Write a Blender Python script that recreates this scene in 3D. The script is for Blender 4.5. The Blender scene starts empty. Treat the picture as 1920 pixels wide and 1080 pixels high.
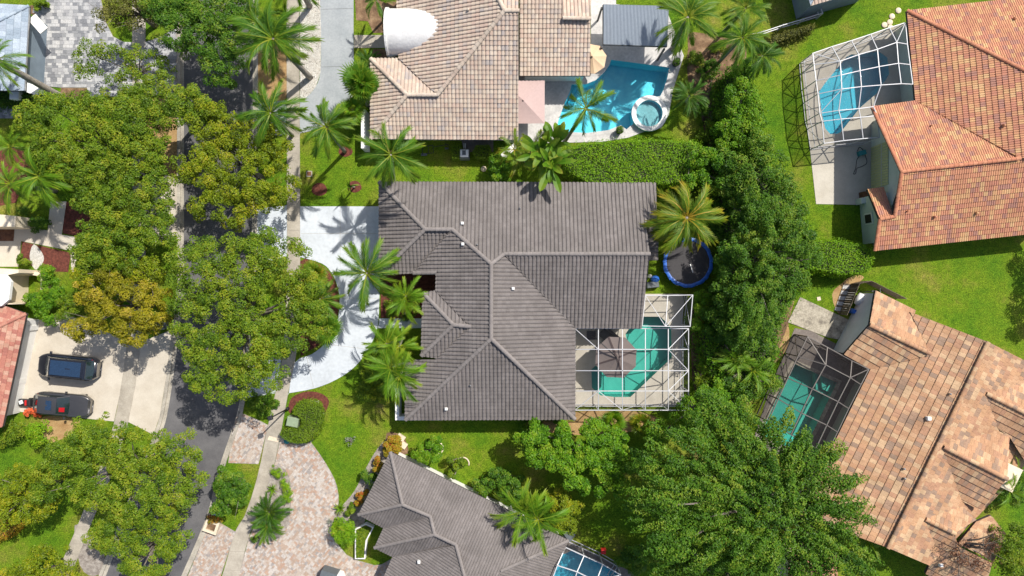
import bpy, bmesh, math, random
import numpy as np
from mathutils import Vector, Matrix, geometry

# ------------------------------------------------------------------ camera, sky, sun
sc = bpy.context.scene
col = sc.collection
H = 58.0                       # drone height in metres
KP = 1920 / (H * 36 / 24)      # photo pixels per metre on the ground
cam_d = bpy.data.cameras.new('camera'); cam_d.sensor_width = 36; cam_d.lens = 24
cam_d.clip_start = 0.5; cam_d.clip_end = 2000
cam = bpy.data.objects.new('camera', cam_d); cam.location = (0, 0, H); col.objects.link(cam)
sc.camera = cam
SUN_EL, SUN_AZ = math.radians(52), math.radians(45)
wd = bpy.data.worlds.new('World'); sc.world = wd; wd.use_nodes = True
wn = wd.node_tree.nodes; wl = wd.node_tree.links
sky = wn.new('ShaderNodeTexSky'); sky.sky_type = 'NISHITA'; sky.sun_disc = False
sky.sun_elevation = SUN_EL; sky.sun_rotation = SUN_AZ; sky.air_density = 1.0; sky.dust_density = 2.2; sky.ozone_density = 0.5
wl.new(sky.outputs[0], wn['Background'].inputs[0]); wn['Background'].inputs[1].default_value = 0.115
sd = bpy.data.lights.new('sun', 'SUN'); sd.energy = 4.6; sd.angle = math.radians(0.55); sd.color = (1.0, 0.955, 0.87)
so = bpy.data.objects.new('sun', sd); col.objects.link(so); so.location = (40, 40, 60)
dv = Vector((-math.sin(SUN_AZ) * math.cos(SUN_EL), -math.cos(SUN_AZ) * math.cos(SUN_EL), -math.sin(SUN_EL)))
so.rotation_euler = dv.to_track_quat('-Z', 'Y').to_euler()
sc.view_settings.view_transform = 'Standard'; sc.view_settings.look = 'None'
sc.view_settings.exposure = 0.36; sc.view_settings.gamma = 1.0
sc.view_settings.use_curve_mapping = False
sc.cycles.max_bounces = 7; sc.cycles.diffuse_bounces = 3; sc.cycles.transparent_max_bounces = 16
sc.cycles.transmission_bounces = 4; sc.cycles.glossy_bounces = 2
sc.cycles.caustics_reflective = False; sc.cycles.caustics_refractive = False

# ------------------------------------------------------------------ helpers
def W(px, py, z=0.0):
    f = (H - z) / H
    return Vector(((px - 960) / KP * f, (540 - py) / KP * f, z))
def tag(o, label=None, cat=None, group=None, kind=None):
    if label: o['label'] = label
    if cat: o['category'] = cat
    if group: o['group'] = group
    if kind: o['kind'] = kind
    return o
def thing(name, label, cat, loc=(0, 0, 0), group=None, rotz=0):
    o = bpy.data.objects.new(name, None); o.empty_display_size = 0.3
    col.objects.link(o); o.location = loc; o.rotation_euler = (0, 0, rotz)
    return tag(o, label, cat, group)
def base_of(p):
    v = Vector((0, 0, 0))
    while p is not None:
        v = v + Vector(p.location); p = p.parent
    return v
def link(o, parent=None):
    col.objects.link(o)
    if parent is not None: o.parent = parent
    return o
def np_mesh(name, V, F, rnd=None, attr='rnd', smooth=False):
    """V (n,3), F (m,k) equal-sided faces, rnd one value per face"""
    V = np.ascontiguousarray(V, dtype=np.float32); F = np.ascontiguousarray(F, dtype=np.int32)
    me = bpy.data.meshes.new(name); m, k = F.shape
    me.vertices.add(len(V)); me.vertices.foreach_set('co', V.ravel())
    me.loops.add(m * k); me.loops.foreach_set('vertex_index', F.ravel())
    me.polygons.add(m)
    me.polygons.foreach_set('loop_start', np.arange(0, m * k, k, dtype=np.int32))
    me.polygons.foreach_set('use_smooth', np.full(m, smooth, dtype=bool))
    if rnd is not None:
        a = me.attributes.new(attr, 'FLOAT', 'FACE')
        a.data.foreach_set('value', np.ascontiguousarray(rnd, dtype=np.float32))
    me.update(calc_edges=True)
    return me
def np_obj(name, V, F, mat, parent=None, rnd=None, smooth=False):
    off = base_of(parent)
    me = np_mesh(name, np.asarray(V) - np.array(off), F, rnd, smooth=smooth)
    o = bpy.data.objects.new(name, me); me.materials.append(mat)
    return link(o, parent)

class MB:
    """collects simple solids, build() links them as ONE mesh object"""
    def __init__(s): s.v = []; s.f = []; s.sm = []
    def add(s, V, F, smooth=False):
        n = len(s.v); s.v += [tuple(p) for p in V]; s.f += [tuple(i + n for i in f) for f in F]; s.sm += [smooth] * len(F)
        return s
    def box(s, c, size, rz=0, bev=0):
        x, y, z = size[0] / 2, size[1] / 2, size[2] / 2
        R = Matrix.Rotation(rz, 3, 'Z'); c = Vector(c)
        P = [(-x, -y, -z), (x, -y, -z), (x, y, -z), (-x, y, -z), (-x, -y, z), (x, -y, z), (x, y, z), (-x, y, z)]
        if bev:
            b = bev; P = [(-x, -y, -z), (x, -y, -z), (x, y, -z), (-x, y, -z), (-x, -y, z - b), (x, -y, z - b), (x, y, z - b), (-x, y, z - b),
                          (-x + b, -y + b, z), (x - b, -y + b, z), (x - b, y - b, z), (-x + b, y - b, z)]
            F = [(3, 2, 1, 0), (0, 1, 5, 4), (1, 2, 6, 5), (2, 3, 7, 6), (3, 0, 4, 7), (4, 5, 9, 8), (5, 6, 10, 9), (6, 7, 11, 10), (7, 4, 8, 11), (8, 9, 10, 11)]
        else:
            F = [(3, 2, 1, 0), (4, 5, 6, 7), (0, 1, 5, 4), (1, 2, 6, 5), (2, 3, 7, 6), (3, 0, 4, 7)]
        return s.add([c + R @ Vector(p) for p in P], F)
    def prism(s, pts, z0, z1, holes=()):
        """vertical solid over a plan polygon (list of 2D/3D points), optional holes; top at z1"""
        loops = [list(pts)] + [list(h) for h in holes]
        flat = [Vector((p[0], p[1])) for L in loops for p in L]; E = []; k = 0
        for L in loops: E += [(k + i, k + (i + 1) % len(L)) for i in range(len(L))]; k += len(L)
        vo, _, fo = geometry.delaunay_2d_cdt(flat, E, [], 2, 1e-5)[:3]; n = len(vo)
        V = [(p.x, p.y, z1) for p in vo]; F = []
        if holes:
            cc = np.array([[sum(vo[i].x for i in t) / 3, sum(vo[i].y for i in t) / 3] for t in fo]); bad = np.zeros(len(fo), bool)
            for h in loops[1:]: bad |= inside(cc, [(p[0], p[1]) for p in h])
            fo = [t for t, b_ in zip(fo, bad) if not b_]
        for t in fo:
            p, q, r = vo[t[0]], vo[t[1]], vo[t[2]]
            F.append(tuple(t) if (q - p).cross(r - p) > 0 else tuple(t[::-1]))
        if z0 < z1:
            V += [(p.x, p.y, z0) for p in vo]; F += [tuple(i + n for i in t[::-1]) for t in F[:]]
            for L in loops:
                m = len(L); k = len(V); V += [(p[0], p[1], z1) for p in L] + [(p[0], p[1], z0) for p in L]
                F += [(k + i, k + (i + 1) % m, k + m + (i + 1) % m, k + m + i) for i in range(m)]
        return s.add(V, F)
    def tube(s, pts, rad, n=6, cap=True):
        pts = [Vector(p) for p in pts]; V = []; F = []
        if not hasattr(rad, '__len__'): rad = [rad] * len(pts)
        for i, p in enumerate(pts):
            t = (pts[min(i + 1, len(pts) - 1)] - pts[max(i - 1, 0)])
            t = t.normalized() if t.length > 1e-9 else Vector((0, 0, 1))
            a = t.cross(Vector((0, 0, 1)) if abs(t.z) < 0.95 else Vector((1, 0, 0))).normalized(); b = t.cross(a)
            for k in range(n):
                w = 2 * math.pi * k / n
                V.append(p + (a * math.cos(w) + b * math.sin(w)) * rad[i])
        for i in range(len(pts) - 1):
            for k in range(n):
                F.append((i * n + k, i * n + (k + 1) % n, (i + 1) * n + (k + 1) % n, (i + 1) * n + k))
        if cap: F.append(tuple(range(n - 1, -1, -1))); F.append(tuple(range((len(pts) - 1) * n, len(pts) * n)))
        return s.add(V, F, True)
    def bar(s, a, b, w, h):
        a = Vector(a); b = Vector(b); t = (b - a).normalized()
        u = t.cross(Vector((0, 0, 1)) if abs(t.z) < 0.98 else Vector((1, 0, 0))).normalized(); v = u.cross(t)
        V = [p + u * sx * w / 2 + v * sz * h / 2 for p in (a, b) for sx, sz in ((-1, -1), (1, -1), (1, 1), (-1, 1))]
        return s.add(V, [(0, 1, 2, 3), (7, 6, 5, 4), (0, 4, 5, 1), (1, 5, 6, 2), (2, 6, 7, 3), (3, 7, 4, 0)])
    def lathe(s, c, prof, n=24):
        c = Vector(c); V = []; F = []
        for r, z in prof:
            for k in range(n): V.append(c + Vector((r * math.cos(2 * math.pi * k / n), r * math.sin(2 * math.pi * k / n), z)))
        for i in range(len(prof) - 1):
            for k in range(n): F.append((i * n + k, i * n + (k + 1) % n, (i + 1) * n + (k + 1) % n, (i + 1) * n + k))
        F.append(tuple(range((len(prof) - 1) * n, len(prof) * n)))
        return s.add(V, F, True)
    def build(s, name, mat, parent=None, local=False, kind=None):
        off = Vector((0, 0, 0)) if local else base_of(parent)
        me = bpy.data.meshes.new(name)
        me.from_pydata([tuple(Vector(p) - off) for p in s.v], [], s.f); me.materials.append(mat)
        me.polygons.foreach_set('use_smooth', s.sm); me.update()
        if any(s.sm) and not all(s.sm): pass
        o = bpy.data.objects.new(name, me); link(o, parent)
        if kind: o['kind'] = kind
        return o
    def solo(s, name, mat, label, cat, group=None):
        """one-mesh thing with its origin at its base"""
        n = len(s.v); cx = sum(p[0] for p in s.v) / n; cy = sum(p[1] for p in s.v) / n; cz = min(p[2] for p in s.v)
        me = bpy.data.meshes.new(name)
        me.from_pydata([(p[0] - cx, p[1] - cy, p[2] - cz) for p in s.v], [], s.f); me.materials.append(mat)
        me.polygons.foreach_set('use_smooth', s.sm); me.update()
        o = bpy.data.objects.new(name, me); o.location = (cx, cy, cz); link(o)
        return tag(o, label, cat, group)

def PX(pts, z=0.0): return [W(p[0], p[1], z) for p in pts]
def smooth_poly(pts, n=4, closed=True):
    """Catmull-Rom through the points"""
    P = [Vector((p[0], p[1])) for p in pts]; m = len(P); out = []
    for i in range(m if closed else m - 1):
        a = P[(i - 1) % m] if closed or i > 0 else P[0]; b = P[i]; c = P[(i + 1) % m]
        d = P[(i + 2) % m] if closed or i + 2 < m else P[-1]
        for k in range(n):
            t = k / n
            q = 0.5 * ((2 * b) + (c - a) * t + (2 * a - 5 * b + 4 * c - d) * t * t + (3 * b - a - 3 * c + d) * t ** 3)
            out.append((q.x, q.y))
    if not closed: out.append((P[-1].x, P[-1].y))
    return out
def inside(P, poly):
    """P (n,2) in polygon (m,2)?"""
    x, y = P[:, 0], P[:, 1]; r = np.zeros(len(P), bool); m = len(poly)
    for i in range(m):
        x0, y0 = poly[i]; x1, y1 = poly[(i + 1) % m]
        c = ((y0 > y) != (y1 > y)); 
        with np.errstate(divide='ignore', invalid='ignore'):
            xi = (x1 - x0) * (y - y0) / (y1 - y0) + x0
        r ^= c & (x < xi)
    return r
def snap(P, poly):
    """nearest boundary point"""
    best = np.full(len(P), 1e18); out = P.copy(); m = len(poly)
    for i in range(m):
        a = np.array(poly[i]); d = np.array(poly[(i + 1) % m]) - a; L = d @ d
        if L < 1e-12: continue
        t = np.clip(((P - a) @ d) / L, 0, 1); q = a + t[:, None] * d
        e = ((P - q) ** 2).sum(1); k = e < best; best[k] = e[k]; out[k] = q[k]
    return out
def inset(pts, d):
    P = [Vector((p[0], p[1])) for p in pts]; m = len(P)
    A = sum(P[i].x * P[(i + 1) % m].y - P[(i + 1) % m].x * P[i].y for i in range(m))
    sgn = 1 if A > 0 else -1; out = []
    for i in range(m):
        e0 = (P[i] - P[i - 1]).normalized(); e1 = (P[(i + 1) % m] - P[i]).normalized()
        n0 = Vector((-e0.y, e0.x)) * sgn; n1 = Vector((-e1.y, e1.x)) * sgn
        b = n0 + n1; k = max(0.35, 1 + n0.dot(n1))
        out.append(P[i] + b * (d / k))
    return out

# ------------------------------------------------------------------ materials
def nodes(name):
    m = bpy.data.materials.new(name); m.use_nodes = True
    nt = m.node_tree; return m, nt.nodes, nt.links, nt.nodes['Principled BSDF']
def ramp(N, stops, interp='LINEAR'):
    r = N.new('ShaderNodeValToRGB'); r.color_ramp.interpolation = interp
    e = r.color_ramp.elements
    while len(e) < len(stops): e.new(0.5)
    for i, (p, c) in enumerate(stops): e[i].position = p; e[i].color = (*c, 1)
    return r
def wpos(N, L):
    g = N.new('ShaderNodeNewGeometry'); return g.outputs['Position']
def noise(N, L, scale, detail=4, rough=0.6, vec=None):
    n = N.new('ShaderNodeTexNoise'); n.inputs['Scale'].default_value = scale; n.inputs['Detail'].default_value = detail
    n.inputs['Roughness'].default_value = rough
    L.new(vec if vec else wpos(N, L), n.inputs['Vector']); return n.outputs['Fac']
def mixc(N, L, a, b, fac, mode='MIX'):
    x = N.new('ShaderNodeMix'); x.data_type = 'RGBA'; x.blend_type = mode
    for i, v in ((0, fac), (6, a), (7, b)):
        if isinstance(v, (int, float)): x.inputs[i].default_value = v
        elif isinstance(v, tuple): x.inputs[i].default_value = (*v, 1)
        else: L.new(v, x.inputs[i])
    return x.outputs[2]
def bump(N, L, B, h, dist, strength=1.0):
    b = N.new('ShaderNodeBump'); b.inputs['Distance'].default_value = dist; b.inputs['Strength'].default_value = strength
    L.new(h, b.inputs['Height']); L.new(b.outputs[0], B.inputs['Normal'])
def surf(name, stops, scale=3.0, detail=6, rough=0.85, bump_d=0.0, bump_s=25, fine=0.25, fscale=18, metal=0.0, spec=0.3):
    """mottled surface: broad noise through a colour ramp, fine noise multiplied on top"""
    m, N, L, B = nodes(name)
    r = ramp(N, stops); L.new(noise(N, L, scale, detail), r.inputs[0])
    f = ramp(N, [(0.25, (1 - fine,) * 3), (0.75, (1 + fine * 0.5,) * 3)]); L.new(noise(N, L, fscale, 3), f.inputs[0])
    c = mixc(N, L, r.outputs[0], f.outputs[0], 1.0, 'MULTIPLY')
    L.new(c, B.inputs['Base Color']); B.inputs['Roughness'].default_value = rough; B.inputs['Metallic'].default_value = metal
    B.inputs['Specular IOR Level'].default_value = spec
    if bump_d: bump(N, L, B, noise(N, L, bump_s, 4), bump_d)
    return m
def plain(name, c, rough=0.5, metal=0.0, var=0.12, scale=6, spec=0.4, coat=0):
    m, N, L, B = nodes(name)
    f = ramp(N, [(0.3, tuple(v * (1 - var) for v in c)), (0.7, tuple(min(1, v * (1 + var)) for v in c))])
    L.new(noise(N, L, scale, 5), f.inputs[0]); L.new(f.outputs[0], B.inputs['Base Color'])
    B.inputs['Roughness'].default_value = rough; B.inputs['Metallic'].default_value = metal
    B.inputs['Specular IOR Level'].default_value = spec; B.inputs['Coat Weight'].default_value = coat
    return m
def pieces(name, stops, rough=0.8, stain=0.2, sscale=0.7, obj=False, interp='CONSTANT', fine=0.25):
    """separate tiles / pavers: each its own colour (face value 'rnd', or the object's own random number), weather stains over all"""
    m, N, L, B = nodes(name)
    if obj:
        src = N.new('ShaderNodeObjectInfo').outputs['Random']
    else:
        a = N.new('ShaderNodeAttribute'); a.attribute_name = 'rnd'; src = a.outputs['Fac']
    r = ramp(N, stops, interp); L.new(src, r.inputs[0])
    f = ramp(N, [(0.3, (1 - stain,) * 3), (0.7, (1 + stain * 0.6,) * 3)]); L.new(noise(N, L, sscale, 6, 0.65), f.inputs[0])
    c = mixc(N, L, r.outputs[0], f.outputs[0], 1.0, 'MULTIPLY')
    g = ramp(N, [(0.3, (1 - fine,) * 3), (0.7, (1 + fine * 0.6,) * 3)]); L.new(noise(N, L, 14, 4), g.inputs[0])
    c = mixc(N, L, c, g.outputs[0], 1.0, 'MULTIPLY')
    L.new(c, B.inputs['Base Color']); B.inputs['Roughness'].default_value = rough; B.inputs['Specular IOR Level'].default_value = 0.25
    return m
def leafmat(name, stops, trans=0.32, rough=0.5, obj=0.0):
    m, N, L, B = nodes(name)
    a = N.new('ShaderNodeAttribute'); a.attribute_name = 'rnd'; src = a.outputs['Fac']
    if obj:
        oi = N.new('ShaderNodeObjectInfo'); ma = N.new('ShaderNodeMath'); ma.operation = 'MULTIPLY_ADD'
        L.new(oi.outputs['Random'], ma.inputs[0]); ma.inputs[1].default_value = obj; L.new(src, ma.inputs[2]); src = ma.outputs[0]
    r = ramp(N, stops); L.new(src, r.inputs[0])
    L.new(r.outputs[0], B.inputs['Base Color']); B.inputs['Roughness'].default_value = rough; B.inputs['Specular IOR Level'].default_value = 0.3
    t = N.new('ShaderNodeBsdfTranslucent')
    c = mixc(N, L, r.outputs[0], (1.25, 1.15, 0.5), 1.0, 'MULTIPLY'); L.new(c, t.inputs[0])
    x = N.new('ShaderNodeMixShader'); x.inputs[0].default_value = trans
    L.new(B.outputs[0], x.inputs[1]); L.new(t.outputs[0], x.inputs[2]); L.new(x.outputs[0], N['Material Output'].inputs[0])
    return m
def glassy(name, tint, gloss_rough=0.03, fac_min=0.04, bump_d=0.0, bscale=3, dark=None, dark_fac=0.0):
    """thin clear sheet: tinted transparency, Fresnel reflection, optional dark solid share (insect screen)"""
    m, N, L, B = nodes(name); N.remove(B)
    t = N.new('ShaderNodeBsdfTransparent'); t.inputs[0].default_value = (*tint, 1)
    g = N.new('ShaderNodeBsdfGlossy'); g.inputs['Roughness'].default_value = gloss_rough
    fr = N.new('ShaderNodeFresnel'); fr.inputs['IOR'].default_value = 1.33
    if bump_d:
        b = N.new('ShaderNodeBump'); b.inputs['Distance'].default_value = bump_d
        L.new(noise(N, L, bscale, 5), b.inputs['Height']); L.new(b.outputs[0], g.inputs['Normal']); L.new(b.outputs[0], fr.inputs['Normal'])
    x = N.new('ShaderNodeMixShader'); L.new(fr.outputs[0], x.inputs[0]); L.new(t.outputs[0], x.inputs[1]); L.new(g.outputs[0], x.inputs[2])
    out = x.outputs[0]
    if dark:
        d = N.new('ShaderNodeBsdfDiffuse'); d.inputs[0].default_value = (*dark, 1)
        y = N.new('ShaderNodeMixShader'); y.inputs[0].default_value = dark_fac
        L.new(t.outputs[0], y.inputs[1]); L.new(d.outputs[0], y.inputs[2]); out = y.outputs[0]
    L.new(out, N['Material Output'].inputs[0]); return m

def lawn_mat():
    m, N, L, B = nodes('lawn_grass')
    big = ramp(N, [(0.30, (0.050, 0.140, 0.006)), (0.42, (0.095, 0.190, 0.008)), (0.52, (0.132, 0.212, 0.010)), (0.63, (0.20, 0.215, 0.030)), (0.74, (0.31, 0.22, 0.10))])
    L.new(noise(N, L, 0.24, 9, 0.66), big.inputs[0])
    mid = ramp(N, [(0.3, (0.62, 0.66, 0.6)), (0.52, (1, 1, 1)), (0.72, (1.28, 1.2, 1.2))]); L.new(noise(N, L, 2.6, 6, 0.7), mid.inputs[0])
    fin = ramp(N, [(0.34, (0.42, 0.46, 0.4)), (0.52, (1, 1, 1)), (0.68, (1.5, 1.4, 1.5))]); L.new(noise(N, L, 9.5, 3, 0.75), fin.inputs[0])
    c = mixc(N, L, mixc(N, L, big.outputs[0], mid.outputs[0], 1.0, 'MULTIPLY'), fin.outputs[0], 1.0, 'MULTIPLY')
    L.new(c, B.inputs['Base Color']); B.inputs['Roughness'].default_value = 0.8; B.inputs['Specular IOR Level'].default_value = 0.115
    bump(N, L, B, noise(N, L, 12, 4, 0.7), 0.10, 0.9)
    return m

M = {}
M['lawn'] = lawn_mat()
M['asphalt'] = surf('asphalt', [(0.3, (0.085, 0.083, 0.088)), (0.7, (0.150, 0.145, 0.147))], 0.5, 8, 0.9, 0.004, 60, 0.3, 30)
M['walk'] = surf('sidewalk_concrete', [(0.3, (0.28, 0.25, 0.205)), (0.55, (0.39, 0.35, 0.29)), (0.75, (0.46, 0.42, 0.355))], 0.7, 8, 0.9, 0.003, 40, 0.18, 9)
M['kerb'] = surf('kerb_concrete', [(0.3, (0.26, 0.235, 0.20)), (0.7, (0.48, 0.44, 0.37))], 0.9, 8, 0.9, 0.004, 40, 0.25, 8)
M['white_drive'] = surf('white_driveway', [(0.3, (0.42, 0.45, 0.48)), (0.5, (0.51, 0.545, 0.585)), (0.7, (0.57, 0.605, 0.645))], 0.3, 10, 0.7, 0.002, 40, 0.12, 4)
M['gray_drive'] = surf('gray_driveway', [(0.3, (0.27, 0.295, 0.31)), (0.7, (0.37, 0.39, 0.405))], 0.5, 9, 0.85, 0.002, 40, 0.14, 7)
M['cream_drive'] = surf('cream_driveway', [(0.3, (0.45, 0.395, 0.32)), (0.7, (0.56, 0.51, 0.43))], 0.6, 8, 0.85, 0.002, 50, 0.12, 14)
M['deck'] = surf('pool_deck', [(0.3, (0.43, 0.39, 0.325)), (0.7, (0.53, 0.49, 0.42))], 0.8, 8, 0.8, 0.002, 50, 0.1, 10)
M['deck_gray'] = surf('stone_deck', [(0.3, (0.42, 0.41, 0.40)), (0.7, (0.60, 0.58, 0.56))], 0.9, 8, 0.8, 0.002, 40, 0.2, 5)
M['deck_dark'] = surf('dark_deck', [(0.3, (0.13, 0.11, 0.10)), (0.7, (0.24, 0.205, 0.18))], 1.0, 8, 0.8, 0.002, 40, 0.25, 7)
M['old_slab'] = surf('weathered_slab', [(0.3, (0.16, 0.14, 0.115)), (0.5, (0.38, 0.34, 0.27)), (0.72, (0.52, 0.47, 0.38))], 1.6, 9, 0.9, 0.005, 30, 0.4, 9)
M['mulch'] = surf('red_mulch', [(0.3, (0.075, 0.024, 0.017)), (0.7, (0.20, 0.062, 0.043))], 5, 6, 0.95, 0.03, 30, 0.4, 26)
M['dirt'] = surf('leaf_litter_soil', [(0.3, (0.07, 0.045, 0.028)), (0.5, (0.19, 0.115, 0.065)), (0.7, (0.36, 0.24, 0.14))], 1.2, 9, 0.95, 0.03, 20, 0.45, 16)
M['straw'] = surf('dry_ground', [(0.3, (0.30, 0.17, 0.07)), (0.6, (0.42, 0.28, 0.13)), (0.75, (0.30, 0.28, 0.09))], 1.4, 8, 0.95, 0.02, 22, 0.35, 14)
M['gravel_base'] = surf('gravel_bed', [(0.3, (0.42, 0.40, 0.36)), (0.7, (0.66, 0.64, 0.59))], 8, 5, 0.9, 0.03, 30, 0.45, 22)
M['gray_bed'] = surf('gray_planting_bed', [(0.3, (0.17, 0.14, 0.12)), (0.7, (0.42, 0.38, 0.34))], 3, 7, 0.95, 0.02, 30, 0.4, 18)
M['joint'] = plain('paver_joint_sand', (0.30, 0.27, 0.24), 0.95)
M['pool_aqua'] = surf('pool_plaster_aqua', [(0.3, (0.24, 0.68, 0.80)), (0.7, (0.38, 0.80, 0.86))], 1.4, 4, 0.6, 0, 5, 0.06, 5)
M['pool_teal'] = surf('pool_plaster_teal', [(0.3, (0.17, 0.50, 0.46)), (0.7, (0.24, 0.59, 0.545))], 0.8, 4, 0.6, 0, 5, 0.05, 4)
M['pool_blue'] = surf('pool_plaster_blue', [(0.3, (0.13, 0.50, 0.62)), (0.7, (0.20, 0.60, 0.70))], 0.9, 4, 0.6, 0, 5, 0.05, 4)
M['water_aqua'] = glassy('water_aqua', (0.58, 0.91, 0.97), 0.02, bump_d=0.03, bscale=4)
M['water_teal'] = glassy('water_teal', (0.52, 0.86, 0.80), 0.02, bump_d=0.02, bscale=3)
M['screen'] = glassy('insect_screen', (1, 1, 1), dark=(0.045, 0.045, 0.05), dark_fac=0.12)
M['screen_mid'] = glassy('insect_screen_charcoal', (1, 1, 1), dark=(0.05, 0.055, 0.06), dark_fac=0.24)
M['screen_dark'] = glassy('insect_screen_black', (1, 1, 1), dark=(0.035, 0.03, 0.03), dark_fac=0.30)
M['alu_white'] = plain('white_aluminium', (0.50, 0.50, 0.52), 0.4, 0.0, 0.05)
M['alu_gray'] = plain('bronze_aluminium', (0.13, 0.115, 0.105), 0.45, 0.2, 0.08)
M['wall_white'] = surf('white_stucco', [(0.3, (0.70, 0.69, 0.66)), (0.7, (0.80, 0.79, 0.77))], 1, 6, 0.9, 0.004, 30, 0.06, 9)
M['wall_cream'] = surf('cream_stucco', [(0.3, (0.62, 0.52, 0.38)), (0.7, (0.72, 0.63, 0.49))], 1, 6, 0.9, 0.004, 30, 0.08, 9)
M['wall_green'] = surf('pale_green_stucco', [(0.3, (0.50, 0.55, 0.50)), (0.7, (0.60, 0.64, 0.59))], 1, 6, 0.9, 0.004, 30, 0.08, 9)
M['wall_blue'] = surf('blue_gray_siding', [(0.3, (0.15, 0.19, 0.23)), (0.7, (0.20, 0.25, 0.30))], 1, 6, 0.8, 0.003, 30, 0.08, 9)
M['fascia'] = plain('fascia_paint', (0.55, 0.53, 0.50), 0.6)
M['under'] = plain('roof_underlay', (0.055, 0.048, 0.045), 0.95)
M['dark'] = plain('dark_opening', (0.025, 0.022, 0.02), 0.6)
M['black'] = plain('black_plastic', (0.022, 0.022, 0.025), 0.45)
M['gray_pl'] = plain('gray_plastic', (0.10, 0.115, 0.125), 0.5)
M['white_pl'] = plain('white_plastic', (0.78, 0.78, 0.76), 0.45, var=0.05)
M['steel'] = plain('galvanised_steel', (0.42, 0.43, 0.44), 0.4, 0.7)
M['wood'] = surf('weathered_wood', [(0.3, (0.10, 0.075, 0.055)), (0.7, (0.22, 0.17, 0.13))], 4, 6, 0.9, 0.004, 40, 0.3, 12)
M['brown_wood'] = surf('brown_wood', [(0.3, (0.09, 0.035, 0.016)), (0.7, (0.19, 0.085, 0.04))], 3, 6, 0.6, 0, 5, 0.2, 12)
M['green_box'] = plain('green_metal_box', (0.23, 0.29, 0.19), 0.6)
M['teal_pl'] = plain('teal_plastic', (0.03, 0.22, 0.24), 0.5)
M['red_pl'] = plain('red_plastic', (0.55, 0.025, 0.025), 0.4)
M['blue_pad'] = plain('blue_vinyl', (0.03, 0.13, 0.50), 0.4, var=0.25, scale=3)
M['mat_black'] = plain('trampoline_mesh', (0.045, 0.042, 0.045), 0.75, var=0.15)
M['terracotta'] = plain('terracotta', (0.30, 0.10, 0.06), 0.8)
M['taupe'] = plain('taupe_canvas', (0.17, 0.138, 0.127), 0.9, var=0.06)
M['rose'] = plain('rose_taupe_canvas', (0.45, 0.33, 0.31), 0.9, var=0.05)
M['beige'] = plain('beige_canvas', (0.58, 0.42, 0.27), 0.9, var=0.05)
M['strap'] = plain('dark_canvas_band', (0.07, 0.05, 0.048), 0.9)
M['corr'] = plain('corrugated_steel', (0.25, 0.285, 0.33), 0.45, 0.35, 0.06)
M['shutter'] = plain('pale_yellow_shutter', (0.52, 0.52, 0.28), 0.6)
M['stone_lt'] = surf('pale_stone', [(0.3, (0.58, 0.48, 0.36)), (0.7, (0.72, 0.62, 0.48))], 3, 6, 0.9, 0.004, 30, 0.15, 12)
M['bark'] = surf('bark_gray', [(0.3, (0.10, 0.085, 0.07)), (0.7, (0.26, 0.225, 0.19))], 4, 7, 0.95, 0.02, 18, 0.3, 16)
M['palm_bark'] = surf('palm_bark', [(0.3, (0.20, 0.175, 0.15)), (0.7, (0.38, 0.345, 0.30))], 5, 6, 0.95, 0.02, 14, 0.25, 11)
M['carglass'] = plain('car_glass', (0.012, 0.022, 0.022), 0.05, 0, 0.1, spec=0.6, coat=1)
M['car_black'] = plain('black_car_paint', (0.012, 0.013, 0.02), 0.22, 0.0, 0.05, spec=0.6, coat=1)
M['car_gray'] = plain('gray_car_paint', (0.075, 0.072, 0.073), 0.28, 0.5, 0.05, spec=0.5, coat=1)
M['roof_glass'] = plain('panoramic_roof_glass', (0.015, 0.035, 0.075), 0.06, 0, 0.1, spec=0.9, coat=1)  # sky reflection put into the glass colour as a dark blue
M['tyre'] = plain('tyre_rubber', (0.02, 0.02, 0.02), 0.85)
M['lamp_red'] = plain('tail_lamp_red', (0.35, 0.01, 0.015), 0.2)
M['lamp_clear'] = plain('head_lamp_clear', (0.55, 0.57, 0.60), 0.15)
M['flower_or'] = leafmat('orange_flowers', [(0, (0.55, 0.06, 0.02)), (1, (0.80, 0.20, 0.07))], 0.2)
# roofs
def even(st, f):
    """draw the tile colours toward their mean"""
    mean = [sum(c[i] for _, c in st) / len(st) for i in range(3)]
    return [(p, tuple(c[i] * (1 - f) + mean[i] * f for i in range(3))) for p, c in st]
g0 = [(0, (0.160, 0.142, 0.135)), (0.3, (0.172, 0.153, 0.146)), (0.65, (0.184, 0.164, 0.157)), (0.9, (0.166, 0.148, 0.141))]
M['tile_gray'] = pieces('gray_roof_tile', g0, 0.75, 0.20, 0.45)
M['tile_gray_o'] = pieces('gray_ridge_tile', [(0, (0.205, 0.183, 0.174)), (0.6, (0.222, 0.198, 0.188))], 0.75, 0.14, obj=True)
t0 = [(0, (0.53, 0.385, 0.275)), (0.18, (0.58, 0.44, 0.31)), (0.38, (0.50, 0.35, 0.255)), (0.55, (0.60, 0.48, 0.355)), (0.74, (0.52, 0.34, 0.245)), (0.87, (0.40, 0.32, 0.265)), (0.96, (0.33, 0.295, 0.28))]
t0 = [(p, (c[0] * 0.95, c[1] * 1.02, c[2] * 1.12)) for p, c in even(t0, 0.5)]
M['tile_tan'] = pieces('tan_roof_tile', t0, 0.8, 0.14, fine=.15)
M['tile_tan_o'] = pieces('tan_ridge_tile', t0[:4], 0.8, 0.2, obj=True)
r0 = [(0, (0.46, 0.190, 0.105)), (0.25, (0.50, 0.225, 0.115)), (0.48, (0.53, 0.285, 0.130)), (0.64, (0.43, 0.165, 0.105)), (0.80, (0.33, 0.150, 0.115)), (0.93, (0.54, 0.32, 0.15))]
r0 = [(p, (c[0] * 1.06, c[1] * 1.16, c[2] * 1.25)) for p, c in even(r0, 0.22)]
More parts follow.
